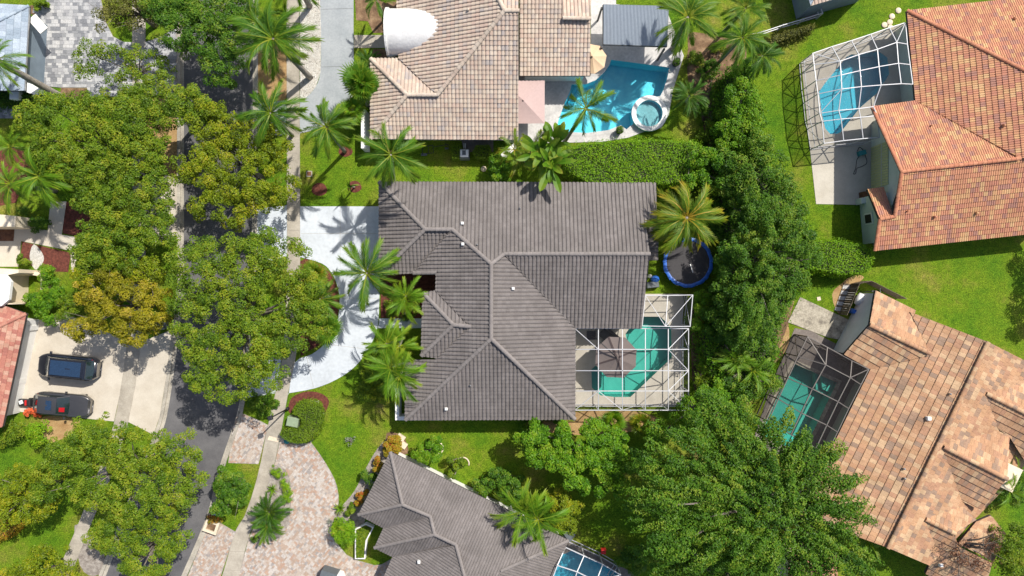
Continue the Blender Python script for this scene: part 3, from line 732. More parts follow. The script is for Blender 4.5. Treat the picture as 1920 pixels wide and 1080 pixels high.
def palm(label, crown, h, r_px, n, seed, base=None, style='feather', matname='frond', name='palm_tree', cat='palm', group=None,
         trunk=0.17, lo=-25, hi=72, multi=1, spread=0.0, leafname='frond', curve=0.0):
    rng = random.Random(seed); Cw = W(*crown, h); B = W(*base) if base else Vector((Cw.x + rng.uniform(-.3, .3), Cw.y + rng.uniform(-.3, .3), 0))
    root = thing(name, label, cat, B, group); Fs = fronds(style, matname); r = r_px / KP * (H - h) / H
    for m in range(multi):
        top = Cw + Vector((rng.uniform(-1, 1) * spread, rng.uniform(-1, 1) * spread, -rng.random() * 0.12 * h * (multi > 1)))
        bb = B + Vector((rng.uniform(-1, 1), rng.uniform(-1, 1), 0)) * spread * 0.4
        if trunk > 0.02 and h > 0.35:
            pts = []; rad = []
            for i in range(9):
                t = i / 8; p = bb.lerp(top, t); s = math.sin(math.pi * t) * curve; pts.append(p + Vector((s, -s, 0))); rad.append(trunk * (1.25 - 0.35 * t + 0.05 * (i % 2)))
            pts[-1].z -= 0.05; MB().tube(pts, rad, 9).build('trunk', M['palm_bark'], root)
        k = int(n * 1.25) if multi == 1 else max(8, n // multi + 5); a0 = rng.uniform(0, 6.28)
        for i in range(k):
            f = i / max(1, k - 1); el = math.radians(lo + (hi - lo) * f ** 0.9 + rng.uniform(-14, 14)); az = a0 + i * 2.39996 + rng.uniform(-.35, .35)
            vi = min(3, max(0, int((0.25 + 0.75 * f) * 3.2 + rng.uniform(-.6, .6)))) if style in ('feather', 'plume') else rng.randrange(4)
            o = bpy.data.objects.new(leafname, Fs[vi]); link(o, root)
            sc_ = r * rng.uniform(0.72, 1.12) * (1.12 if style in ('feather', 'plume') else 1.0)
            o.location = top - B + Vector((math.cos(az), math.sin(az), 0)) * trunk * 0.5
            o.rotation_mode = 'XYZ'
            o.rotation_euler = (Matrix.Rotation(az, 3, 'Z') @ Matrix.Rotation(-el, 3, 'Y') @ Matrix.Rotation(rng.uniform(-.45, .45), 3, 'X')).to_euler()
            o.scale = (sc_, sc_ * rng.uniform(0.95, 1.2), sc_)
    if style == 'feather' and h > 4:
        Fd = fronds('feather', 'frond_dead')
        for i in range(rng.choice((1, 2, 3))):
            az = rng.uniform(0, 6.28); el = math.radians(rng.uniform(-62, -38)); o = bpy.data.objects.new(leafname, Fd[rng.randrange(2)]); link(o, root)
            o.location = Cw - B + Vector((0, 0, -0.12)); o.rotation_euler = (Matrix.Rotation(az, 3, 'Z') @ Matrix.Rotation(-el, 3, 'Y')).to_euler(); k = r * rng.uniform(.7, .95); o.scale = (k, k * .8, k)
            o['label'] = 'dead brown hanging frond'
    return root

# ------------------------------------------------------------------ paving, pools, screen rooms
def slab(name, pts_px, z, mat, holes=(), kind='structure', label=None, parent=None, smooth=0):
    P = smooth_poly(pts_px, smooth) if smooth else pts_px
    o = MB().prism(PX(P), -0.04, z, [PX(h) for h in holes]).build(name, M[mat], parent)
    if parent is None: o['kind'] = kind
    return o
def pavers(parent, pts_px, z, mat, w, l, ang, seed, smooth=0, name='paver_field'):
    rng = np.random.default_rng(seed); P = smooth_poly(pts_px, smooth) if smooth else pts_px
    poly = np.array([(p.x, p.y) for p in PX(P)]); c = poly.mean(0); ca, sa = math.cos(ang), math.sin(ang); R = np.array([[ca, -sa], [sa, ca]])
    lp = (poly - c) @ R; lo, hi = lp.min(0), lp.max(0); X = []; 
    y = lo[1]; row = 0
    while y < hi[1]:
        hgt = w * rng.choice([0.75, 1.0, 1.0, 1.3]); x = lo[0] - rng.random() * l
        while x < hi[0]:
            ln = l * rng.choice([0.6, 0.8, 1.0, 1.35]); X.append((x, y, ln, hgt)); x += ln
        y += hgt; row += 1
    X = np.array(X); g = 0.005; n = len(X)
    cen = X[:, :2] + X[:, 2:] / 2; k = inside(cen, lp); X = X[k]; n = len(X)
    zt = z + rng.normal(0, 0.002, n)
    V = np.zeros((n, 8, 3))
    for i, (a, b) in enumerate(((0, 0), (1, 0), (1, 1), (0, 1))):
        q = np.stack([X[:, 0] + a * X[:, 2] + (g if a == 0 else -g), X[:, 1] + b * X[:, 3] + (g if b == 0 else -g)], 1)
        o = ~inside(q, lp)
        if o.any(): q[o] = snap(q[o], lp)
        q = q @ R.T + c
        V[:, i, :2] = q; V[:, i, 2] = zt; V[:, i + 4, :2] = q; V[:, i + 4, 2] = z - 0.04
    F0 = np.array([(0, 1, 2, 3), (4, 5, 1, 0), (5, 6, 2, 1), (6, 7, 3, 2), (7, 4, 0, 3)])
    F = (F0[None] + (np.arange(n) * 8)[:, None, None]).reshape(-1, 4)
    o = np_obj(name, V.reshape(-1, 3), F, M[mat], parent, np.repeat(rng.random(n) * 0.999, 5)); o['kind'] = 'stuff'; return o
POOLS = []
def pool(label, pts_px, depth, plaster, water, coping_w=0.3, coping='deck', smooth=0, steps=(), zc=0.045):
    P = smooth_poly(pts_px, smooth) if smooth else list(pts_px); POOLS.append(P); w = PX(P); n = len(w)
    c = sum(w, Vector()) / n; root = thing('swimming_pool', label, 'pool', c)
    m = MB(); V = [(p.x, p.y, 0.02) for p in w] + [(p.x, p.y, -depth) for p in w]
    ar = sum(w[i].x * w[(i + 1) % n].y - w[(i + 1) % n].x * w[i].y for i in range(n))
    m.add(V, [((i + 1) % n, i, n + i, n + (i + 1) % n) if ar > 0 else (i, (i + 1) % n, n + (i + 1) % n, n + i) for i in range(n)])
    m.prism(w, -depth, -depth); m.build('basin', M[plaster], root)
    MB().prism(inset(w, 0.004), -0.09, -0.09).build('water', M[water], root)
    if coping_w:
        out = inset(w, -coping_w); inn = inset(w, 0.03)
        MB().prism(out, -0.02, zc, [inn]).build('coping', M[coping], root)
    for i, (sp, z) in enumerate(steps): MB().prism(PX(sp), -depth + 0.01, z).build('step', M[plaster], root)
    return root
def screen_room(label, nodes_px, zs, posts, beam='alu_white', screen='screen', diag=(), w=0.06, skip=(), name='screen_enclosure', braces=()):
    """grid of beams with one screen panel per bay; nodes_px[row][col] photo points at heights zs[row][col]; posts run to the ground"""
    Rn = len(nodes_px); P = [[W(*nodes_px[r][c], zs[r][c]) if nodes_px[r][c] else None for c in range(len(nodes_px[r]))] for r in range(Rn)]
    al = [p for r in P for p in r if p]; cc = sum(al, Vector()) / len(al); cc.z = 0
    root = thing(name, label, 'screen room', cc)
    def b(a, c, ww=w): MB().bar(a, c, ww, ww * 1.1).build('beam', M[beam], root)
    for r in range(Rn):
        for c in range(len(P[r])):
            if P[r][c] is None: continue
            if c + 1 < len(P[r]) and P[r][c + 1] and ('h', r, c) not in skip: b(P[r][c], P[r][c + 1])
            if r + 1 < Rn and c < len(P[r + 1]) and P[r + 1][c] and ('v', r, c) not in skip: b(P[r][c], P[r + 1][c])
            if r + 1 < Rn and c + 1 < len(P[r]) and c + 1 < len(P[r + 1]) and P[r][c + 1] and P[r + 1][c] and P[r + 1][c + 1]:
                q = [P[r][c], P[r][c + 1], P[r + 1][c + 1], P[r + 1][c]]
                MB().add([v - Vector((0, 0, 0.02)) for v in q], [(3, 2, 1), (3, 1, 0)]).build('screen_panel', M[screen], root)
    for (r, c), (r2, c2) in diag: b(P[r][c], P[r2][c2], w * 0.8)
    pl = [P[r][c] for r, c in posts]
    for p in pl: MB().bar((p.x, p.y, 0), (p.x, p.y, p.z), w, w).build('post', M[beam], root)
    for i in range(len(pl) - 1):
        a, c = pl[i], pl[i + 1]
        if (a - c).length > 6: continue
        for z in (0.08, 0.95):
            b(Vector((a.x, a.y, z)), Vector((c.x, c.y, z)), w * 0.8)
        MB().add([(a.x, a.y, .08), (c.x, c.y, .08), (c.x, c.y, c.z), (a.x, a.y, a.z)], [(0, 1, 2, 3)]).build('screen_panel', M[screen], root)
        if i in braces: b(Vector((a.x, a.y, 0.1)), c, w * 0.6)
    return root

def car(label, px, py, front, L, Wd, paint, kind):
    """front: photo direction of the nose"""
    ang = math.atan2(-front[1], front[0]); root = thing('parked_car', label, 'car', W(px, py, 0), None, ang)
    suv = kind == 'suv'; Ht = 1.74 if suv else 1.44; belt = 1.02 if suv else 0.92; hood = 1.08 if suv else 0.92
    xs = np.sin(np.linspace(-1.5708, 1.5708, 33)); V = []; F = []; k = 0; prof = 11
    for x in xs:
        a = abs(x); wx = Wd / 2 * (1 - 0.42 * max(0, (a - 0.64) / 0.36) ** 2.4) * (1 - 0.03 * (x > 0) * a)
        tp = hood - (0.20 if x > 0 else 0.06) * max(0, (a - 0.55) / 0.45) ** 2 * hood
        if a > 0.97: tp *= 0.90
        bl = belt * (1 - 0.12 * max(0, (a - .6) / .4) ** 2)
        X = x * L / 2
        half = [(wx * 0.86, 0.22), (wx * 0.985, 0.36), (wx, 0.62), (wx * 0.975, bl * 0.94), (wx * 0.82, tp * 0.985)]
        ring = [(X, y, z) for y, z in half] + [(X, 0, tp + 0.02)] + [(X, -y, z) for y, z in half[::-1]]
        V += ring
    n = len(ring)
    for i in range(len(xs) - 1):
        for j in range(n - 1): F.append((i * n + j, i * n + j + 1, (i + 1) * n + j + 1, (i + 1) * n + j))
        F.append((i * n + n - 1, i * n, (i + 1) * n, (i + 1) * n + n - 1))
    F.append(tuple(range(n))); F.append(tuple(range(len(xs) * n - 1, (len(xs) - 1) * n - 1, -1)))
    m = MB(); m.add(V, F, True); m.build('body', M[paint], root, True)
    # greenhouse, x measured from the tail (0) to the nose (1)
    g = dict(rb=.045, rt=.14, ft=.70, fb=.83) if suv else dict(rb=.055, rt=.17, ft=.50, fb=.655)
    X = {q: (v - 0.5) * L for q, v in g.items()}; wb = Wd / 2 * 0.86; wt = Wd / 2 * (0.74 if suv else 0.70); zb = hood - 0.02
    B4 = [(X['rb'], wb * 0.92, zb), (X['fb'], wb * 0.94, zb), (X['fb'], -wb * 0.94, zb), (X['rb'], -wb * 0.92, zb)]
    T4 = [(X['rt'], wt * 0.97, Ht - 0.04), (X['ft'], wt, Ht - 0.03), (X['ft'], -wt, Ht - 0.03), (X['rt'], -wt * 0.97, Ht - 0.04)]
    Rf = MB(); V = []; F = []; nx = 8
    for i in range(nx + 1):
        t = i / nx; x = X['rt'] + (X['ft'] - X['rt']) * t; zz = Ht - 0.04 + 0.055 * math.sin(math.pi * (0.15 + 0.8 * t))
        V += [(x, wt, zz - 0.045), (x, wt * 0.8, zz), (x, 0, zz + 0.02), (x, -wt * 0.8, zz), (x, -wt, zz - 0.045)]
        if i: F += [(i * 5 - 5 + j, i * 5 - 4 + j, i * 5 + 1 + j, i * 5 + j) for j in range(4)]
    Rf.add([(a, b, c - 0.0) for a, b, c in V], F, True); ro = Rf.build('roof_panel', M[paint], root, True)
    G = M['carglass']
    mid = 0.05
    MB().add([T4[1], B4[1], (X['fb'] + 0.14, 0, zb), B4[2], T4[2], (X['ft'] + 0.03, 0, Ht + 0.0)], [(0, 1, 2, 5), (5, 2, 3, 4)], True).build('windscreen', G, root, True)
    MB().add([T4[0], T4[3], B4[3], (X['rb'] - 0.10, 0, zb), B4[0], (X['rt'] - 0.03, 0, Ht)], [(0, 5, 3, 4), (5, 1, 2, 3)], True).build('rear_window', G, root, True)
    for sd, (a, b2, c, d) in ((1, (B4[0], B4[1], T4[1], T4[0])), (-1, (B4[2], B4[3], T4[3], T4[2]))):
        MB().add([a, b2, c, d], [(0, 1, 2, 3)]).build('side_window', G, root, True)
        mm = MB(); mm.bar(Vector(a), Vector(d), 0.07, 0.05); mm.bar(Vector(b2), Vector(c), 0.07, 0.05); mm.bar(Vector(a).lerp(Vector(b2), .45), Vector(d).lerp(Vector(c), .45), 0.08, 0.03)
        mm.bar(Vector(d) , Vector(c), 0.06, 0.05); mm.build('window_pillar', M[paint], root, True)
        mx = X['fb'] - 0.28; MB().box((mx, sd * (Wd / 2 + 0.09), belt + 0.04), (0.16, 0.22, 0.15), bev=0.04).build('wing_mirror', M[paint], root, True)
        for fx, w0 in ((L * 0.315, 0.34 if not suv else 0.38), (-L * 0.295, 0.34 if not suv else 0.38)):
            t = MB().tube([(fx, sd * (Wd / 2 - 0.30), w0), (fx, sd * (Wd / 2 - 0.06), w0)], [w0, w0], 20).build('wheel', M['tyre'], root, True)
            MB().tube([(fx, sd * (Wd / 2 - 0.07), w0), (fx, sd * (Wd / 2 - 0.052), w0)], [w0 * .62, w0 * .58], 14).build('rim', M['steel'], t, True)
        MB().box((L / 2 - 0.42, sd * Wd * 0.325, hood * 0.80), (0.42, 0.22, 0.10), -sd * 0.55, bev=0.03).build('headlight', M['lamp_clear'], root, True)
        MB().box((-L / 2 + 0.36, sd * Wd * 0.365, hood * 0.99 - 0.09), (0.22, 0.12, 0.16), sd * 0.5, bev=0.03).build('tail_light', M['lamp_red'], root, True)
    MB().box((0.1, 0, 0.6), (L * 0.5, Wd * 0.72, 0.5)).build('cabin_floor', M['black'], root, True)
    if suv:
        cx = (X['rt'] + X['ft']) / 2; MB().box((cx + 0.02, 0, Ht + 0.018), ((X['ft'] - X['rt']) * 0.90, wt * 1.62, 0.03), bev=0.01).build('glass_roof', M['roof_glass'], root, True)
        for sd in (-1, 1): MB().bar((X['rt'] + .1, sd * wt * 0.95, Ht + 0.02), (X['ft'] - .1, sd * wt * 0.95, Ht + 0.02), 0.05, 0.05).build('roof_rail', M['black'], root, True)
        MB().bar((X['rt'] - .12, -wt * .9, Ht - .03), (X['rt'] - .12, wt * .9, Ht - .03), 0.24, 0.04).build('spoiler', M[paint], root, True)
    else:
        MB().box((X['rt'] + (X['ft'] - X['rt']) * 0.60, 0, Ht + 0.012), (0.50, wt * 1.15, 0.04), bev=0.01).build('sunroof', M['roof_glass'], root, True)
        P0, P1 = Vector((X['ft'] + 0.06, 0, Ht - 0.005)), Vector((X['fb'] + 0.10, 0, zb + 0.02)); MB().add([P0.lerp(P1, .18) + Vector((0, -.12, .02)), P0.lerp(P1, .62) + Vector((0, -.14, .02)), P0.lerp(P1, .60) + Vector((0, -.52, .0)), P0.lerp(P1, .18) + Vector((0, -.48, .0))], [(0, 1, 2, 3)]).build('sunshade', M['lamp_red'], root, True)
        for sd in (-1, 1): MB().bar((L * 0.17, sd * Wd * .30, hood + 0.02), (L * 0.40, sd * Wd * .17, hood * 0.965), 0.03, 0.02).build('bonnet_crease', M[paint], root, True)
    MB().bar((L / 2 - 0.04, -Wd * .3, 0.5), (L / 2 - 0.04, Wd * .3, 0.5), 0.06, 0.22).build('grille', M['black'], root, True)
    return root
def umbrella(label, px, py, h, r_px, sides, mat, strap=None, pole_off=(0, 0), rise=0.55, rot=0.0, name='patio_umbrella'):
    c = W(px, py, h); r = r_px / KP * (H - h) / H; root = thing(name, label, 'umbrella', (c.x + pole_off[0], c.y + pole_off[1], 0))
    nseg = 5
    for i in range(sides):
        a0 = rot + 2 * math.pi * i / sides; a1 = rot + 2 * math.pi * (i + 1) / sides; V = []; F = []
        for j in range(nseg + 1):
            t = j / nseg; z = h + rise * (1 - t) - 0.10 * math.sin(math.pi * t) * 0.6
            for q in range(4):
                s = q / 3; p = Vector((math.cos(a0), math.sin(a0), 0)).lerp(Vector((math.cos(a1), math.sin(a1), 0)), s) * r * t
                V.append((c.x + p.x, c.y + p.y, z - 0.05 * math.sin(math.pi * s) * t - (rise * 0.0)))
        for j in range(nseg):
            for q in range(3): F.append((j * 4 + q, j * 4 + 4 + q, j * 4 + 5 + q, j * 4 + 1 + q))
        o = MB().add(V, F).build('canopy_panel', M[mat], root)
        if strap and i % 2 == 0:
            mb = MB(); pts = [V[j * 4] for j in range(nseg + 1)]
            for a, b in zip(pts[:-1], pts[1:]): mb.bar(Vector(a) + Vector((0, 0, .02)), Vector(b) + Vector((0, 0, .02)), 0.14, 0.012)
            mb.build('canopy_band', M[strap], o)
    bx, by = c.x + pole_off[0], c.y + pole_off[1]
    if pole_off == (0, 0):
        MB().tube([(bx, by, 0.05), (bx, by, h + rise)], 0.03, 8).build('pole', M['steel'], root)
    else:
        MB().tube([(bx, by, 0.05), (bx, by, h + 0.2), (bx * .6 + c.x * .4, by * .6 + c.y * .4, h + rise + 0.25), (c.x, c.y, h + rise + 0.05)], 0.045, 8).build('pole', M['black'], root)
    MB().lathe((c.x, c.y, h + rise - 0.02), [(0.09, 0), (0.07, 0.06), (0.02, 0.12)], 10).build('finial', M[mat], root)
    MB().box((bx, by, 0.08), (0.75, 0.75, 0.10), bev=0.02).build('base', M['black'], root)
    return root

# ================================================================== THE SETTING
# pools first: the ground and decks are cut open around them
def dd(P):
    o = []
    for p in P:
        if not o or math.dist(p, o[-1]) > 0.4: o.append(p)
    if math.dist(o[0], o[-1]) < 0.4: o.pop()
    return o
circ = lambda x, y, r, n=24: [(x + r * math.cos(2 * math.pi * k / n), y + r * math.sin(2 * math.pi * k / n)) for k in range(n)]
main_pool = [(1204, 593), (1238, 593), (1250, 604), (1259, 616), (1260, 671), (1182, 745), (1152, 745), (1126, 742), (1109, 727), (1108, 692), (1120, 682),
             (1150, 672), (1168, 656), (1174, 636), (1172, 626), (1180, 614), (1204, 610)]
pool('teal free-form pool inside the white screen enclosure of the grey house', main_pool, 1.35, 'pool_teal', 'water_teal', 0.16, 'deck',
     steps=[([(1109, 727), (1108, 692), (1120, 684), (1124, 738)], -0.45)])
tpx = lambda pts: [(960 + a / 4, b / 4) for a, b in pts]
blue_pool = tpx([(742, 446), (960, 474), (1182, 505), (1166, 590), (1135, 680), (1112, 725), (1060, 730), (985, 745), (930, 790), (905, 850), (910, 930), (858, 975),
                 (815, 942), (720, 980), (560, 1000), (420, 992), (335, 960), (345, 905), (395, 765), (430, 690), (445, 632), (552, 630), (625, 600), (692, 540), (728, 485)])
pool('bright blue free-form pool with round spa beside the tan roof', blue_pool, 1.5, 'pool_aqua', 'water_aqua', 0.28, 'deck_gray',
     steps=[(tpx([(447, 634), (470, 634), (425, 730), (405, 755), (400, 752)]), -0.3), (tpx([(472, 634), (505, 634), (445, 745), (428, 740)]), -0.6), (tpx([(507, 634), (545, 634), (480, 740), (448, 745)]), -0.9)])
zpx = lambda pts: [(1440 + a / 4, b / 4) for a, b in pts]
tr_pool = zpx([(378, 690), (420, 628), (585, 425), (625, 405), (655, 408), (780, 388), (838, 385), (898, 430), (912, 555), (880, 610), (835, 655), (820, 700), (690, 810), (545, 995), (520, 1005), (465, 1010), (425, 965), (400, 860)])
pool('blue kidney pool under the tall screen room by the terracotta roof', tr_pool, 1.4, 'pool_blue', 'water_aqua', 0.2, 'deck')
br_pool = [(1489, 681), (1570, 717), (1527, 806), (1500, 850), (1425, 815), (1456, 746)]
pool('teal rectangular pool under the black screen room', br_pool, 1.4, 'pool_teal', 'water_teal', 0.28, 'old_slab',
     steps=[([(1543, 705), (1570, 717), (1560, 738), (1545, 730)], -0.35), ([(1535, 701), (1543, 705), (1545, 730), (1560, 738), (1556, 746), (1537, 734)], -0.7)])
bt_pool = [(1052, 1040), (1075, 1030), (1140, 1062), (1180, 1090), (1150, 1140), (1030, 1140), (1035, 1070)]
pool('blue pool at the foot of the plain grey roof, partly cut by the picture edge', bt_pool, 1.4, 'pool_blue', 'water_aqua', 0.2, 'deck_dark')

big = 420.0
gp = MB(); gp.prism([(-big, -big), (big, -big), (big, big), (-big, big)], -0.0, 0.0, [PX(h) for h in POOLS])
g = gp.build('ground', M['lawn']); g['kind'] = 'structure'

road_l = [(345, -220), (345, 0), (345, 440), (344, 540), (336, 620), (326, 700), (313, 780), (300, 820), (270, 900), (235, 985), (195, 1090), (140, 1240)]
road_r = [(474, -220), (474, 0), (474, 300), (472, 450), (468, 560), (460, 680), (448, 760), (437, 800), (410, 880), (390, 960), (362, 1030), (338, 1085), (275, 1240)]
rl = smooth_poly(road_l, 4, False); rr = smooth_poly(road_r, 4, False)
slab('road', rl + rr[::-1], 0.012, 'asphalt')
def strip(line, d0, d1):
    a = []; b = []
    for i, p in enumerate(line):
        q0 = Vector(line[max(0, i - 1)]); q1 = Vector(line[min(len(line) - 1, i + 1)]); t = (q1 - q0).normalized(); n = Vector((-t.y, t.x))
        a.append(tuple(Vector(p) + n * d0)); b.append(tuple(Vector(p) + n * d1))
    return a + b[::-1]
slab('gutter', strip(rl, 0.0, 6), 0.02, 'kerb'); slab('kerb', strip(rl, 6.05, 12), 0.12, 'kerb')
slab('gutter', strip(rr, 0.0, -5), 0.02, 'kerb'); slab('kerb', strip(rr, -5.05, -10), 0.12, 'kerb')
swl = ([(248, -220), (248, 480), (246, 560), (238, 650), (226, 730), (215, 790), (190, 870), (150, 975), (118, 1050), (40, 1240)],
       [(273, -220), (273, 480), (270, 560), (264, 650), (253, 730), (241, 790), (214, 880), (173, 978), (148, 1042), (65, 1240)])
swr = ([(537, -220), (538, 300), (538, 480), (535, 600), (528, 680), (517, 735), (500, 810), (485, 885), (462, 960), (440, 1000), (415, 1085), (360, 1240)],
       [(560, -220), (562, 200), (563, 470), (562, 600), (553, 680), (541, 735), (527, 810), (511, 885), (488, 960), (465, 1010), (447, 1085), (392, 1240)])
def sidewalk(name, A, B, step, z, mat):
    """one slab per flag, parted by joints"""
    a = smooth_poly(A, 6, False); b = smooth_poly(B, 6, False); root = slab(name, a + b[::-1], z - 0.012, 'joint')
    def walk(L):
        d = [0]
        for p, q in zip(L[:-1], L[1:]): d.append(d[-1] + math.dist(p, q))
        return d
    da, db = walk(a), walk(b); n = int(da[-1] / step)
    def at(L, d, s):
        i = max(0, min(len(d) - 2, int(np.searchsorted(d, s)) - 1)); t = (s - d[i]) / max(1e-6, d[i + 1] - d[i]); return (L[i][0] + (L[i + 1][0] - L[i][0]) * t, L[i][1] + (L[i + 1][1] - L[i][1]) * t)
    for i in range(n):
        q = [at(a, da, da[-1] * i / n), at(b, db, db[-1] * i / n), at(b, db, db[-1] * (i + 1) / n), at(a, da, da[-1] * (i + 1) / n)]
        if max(p[1] for p in q) < -20 or min(p[1] for p in q) > 1100: continue
        MB().prism(inset(PX(q), 0.012), 0.0, z + 0.003 * (i % 3)).build('paving_flag', M[mat], root)
sidewalk('sidewalk', *swl, 34, 0.05, 'walk'); sidewalk('sidewalk', *swr, 36, 0.05, 'walk')

# --- white loop drive of the grey house
slab('driveway_white', dd(smooth_poly([(563, 387), (563, 387), (638, 387), (711, 387), (711, 387), (712, 460), (712, 520), (711, 575), (707, 617), (692, 652), (667, 686), (632, 711), (590, 728), (542, 737), (542, 737), (553, 680), (585, 664),
      (612, 642), (630, 612), (637, 572), (634, 540), (622, 512), (604, 494), (563, 482), (563, 482)], 3)), 0.04, 'white_drive')
for a_, b_ in (((638, 389), (638, 500)), ((565, 438), (710, 438)), ((637, 560), (710, 560)), ((612, 645), (690, 655)), ((575, 668), (588, 727))):
    o = MB().bar(W(*a_) + Vector((0, 0, 0.0415)), W(*b_) + Vector((0, 0, 0.0415)), 0.022, 0.004).build('expansion_joint', M['kerb'], bpy.data.objects['driveway_white'])
slab('driveway_apron_white', [(479, 392), (538, 385), (538, 480), (479, 500)], 0.04, 'white_drive')
slab('driveway_apron_white', [(462, 690), (531, 655), (517, 737), (450, 748)], 0.04, 'white_drive')
slab('entry_path_white', [(712, 597), (800, 597), (800, 615), (709, 615)], 0.036, 'white_drive')
# --- grey drive and gravel of the tan house
slab('driveway_gray', dd(smooth_poly([(598, -60), (598, -60), (630, -60), (663, -60), (663, -60), (663, 60), (663, 165), (652, 195), (630, 220), (600, 240), (563, 250), (563, 250), (563, 192), (578, 180), (592, 163), (601, 135), (602, 60)], 3)), 0.04, 'gray_drive')
for y_ in (16, 124): MB().bar(W(601, y_ + 2) + Vector((0, 0, 0.0415)), W(662, y_) + Vector((0, 0, 0.0415)), 0.025, 0.004).build('expansion_joint', M['asphalt'], bpy.data.objects['driveway_gray'])
slab('driveway_apron_gray', [(479, 195), (537, 188), (537, 252), (479, 262)], 0.04, 'gray_drive')
gb = slab('gravel_bed', [(562, -60), (598, -60), (602, 60), (601, 135), (592, 163), (578, 180), (563, 192)], 0.02, 'gravel_base')
rng = np.random.default_rng(5)
gpoly = np.array([(p.x, p.y) for p in PX([(562, -30), (598, -30), (602, 60), (601, 135), (592, 163), (578, 180), (563, 192)])])
lo, hi = gpoly.min(0), gpoly.max(0); Q = lo + rng.random((9000, 2)) * (hi - lo); Q = Q[inside(Q, gpoly)]
n = len(Q); s = rng.uniform(0.03, 0.085, n); base = np.array([(1, 0, 0), (-.5, .87, 0), (-.5, -.87, 0), (0, 0, .9)])
V = base[None] * s[:, None, None]; a = rng.random(n) * 6.28
V = np.stack([V[:, :, 0] * np.cos(a)[:, None] - V[:, :, 1] * np.sin(a)[:, None], V[:, :, 0] * np.sin(a)[:, None] + V[:, :, 1] * np.cos(a)[:, None], V[:, :, 2]], 2)
V[:, :, :2] += Q[:, None, :]; V[:, :, 2] += 0.02
F = (np.array([(0, 1, 3), (1, 2, 3), (2, 0, 3)])[None] + (np.arange(n) * 4)[:, None, None]).reshape(-1, 3)
M['gravel'] = pieces('white_gravel', [(0, (0.70, 0.68, 0.63)), (0.4, (0.60, 0.56, 0.50)), (0.7, (0.78, 0.77, 0.74)), (0.92, (0.30, 0.27, 0.24))], 0.9, 0.1)
o = np_obj('gravel', V.reshape(-1, 3), F, M['gravel'], gb, np.repeat(rng.random(n), 3)); o['kind'] = 'stuff'
slab('entry_path_tan', [(664, 66), (740, 66), (740, 90), (664, 90)], 0.036, 'walk')
# --- left side: grey paver drive, cream drive
pd = [(85, -60), (178, -60), (198, 40), (212, 68), (232, 79), (270, 80), (300, 70), (332, 50), (332, 178), (165, 182), (165, 165), (115, 165), (60, 158), (62, 20)]
d1 = slab('driveway_gray_pavers', pd, 0.02, 'joint'); pavers(d1, pd, 0.05, 'paver_gray', 0.27, 0.36, 0.0, 3)
pd2 = [(-60, 185), (52, 190), (50, 222), (-60, 222)]
d1 = slab('path_gray_pavers', pd2, 0.02, 'joint'); pavers(d1, pd2, 0.05, 'paver_gray', 0.27, 0.36, 0.0, 4)
slab('driveway_cream', [(60, 606), (119, 585), (150, 600), (239, 640), (228, 725), (214, 790), (90, 777), (38, 772)], 0.04, 'cream_drive')
slab('driveway_apron_cream', [(265, 641), (323, 618), (313, 700), (300, 780), (288, 815), (241, 791), (254, 725)], 0.04, 'cream_drive')
slab('garden_path_cream', [(95, 378), (125, 378), (116, 440), (152, 446), (138, 512), (134, 508), (133, 470), (40, 452), (35, 500), (-60, 500), (-60, 420), (30, 425), (90, 432)], 0.036, 'cream_drive')
slab('patio_cream', [(265, 345), (300, 325), (333, 335), (333, 440), (290, 460), (262, 440)], 0.036, 'cream_drive')
slab('mulch_bed', [(42, 453), (133, 474), (128, 510), (85, 508), (38, 490)], 0.03, 'mulch'); slab('gravel_patch_white', smooth_poly([(64, 458), (80, 475), (82, 490), (70, 505), (62, 500), (56, 480)], 3), 0.036, 'gravel_base')
slab('mulch_bed', [(118, 380), (160, 372), (175, 430), (140, 442), (118, 438)], 0.02, 'mulch')
slab('mulch_bed', [(-20, 280), (40, 275), (60, 310), (30, 380), (-20, 390)], 0.02, 'mulch')
slab('mulch_bed', [(115, 165), (165, 166), (165, 186), (112, 183)], 0.03, 'dirt'); slab('mulch_bed', [(57, 10), (86, 10), (84, 38), (58, 26)], 0.03, 'dirt')
slab('bare_soil', smooth_poly([(275, 185), (330, 185), (331, 330), (300, 300), (275, 280)], 3), 0.008, 'straw')
slab('bare_soil', smooth_poly([(85, 780), (150, 785), (130, 815), (90, 830), (80, 800)], 3), 0.008, 'straw')
slab('bare_soil', smooth_poly([(140, 985), (175, 1000), (200, 1060), (175, 1080), (150, 1060)], 3), 0.008, 'gray_bed')
slab('bare_soil', smooth_poly([(480, 100), (536, 90), (536, 185), (500, 190), (480, 160)], 3), 0.008, 'straw')
slab('mulch_bed', [(664, -30), (745, -30), (745, 60), (700, 62), (690, 40), (668, 38)], 0.012, 'dirt')
slab('mulch_bed', [(700, 92), (745, 92), (745, 115), (694, 118), (690, 150), (683, 130)], 0.012, 'dirt')
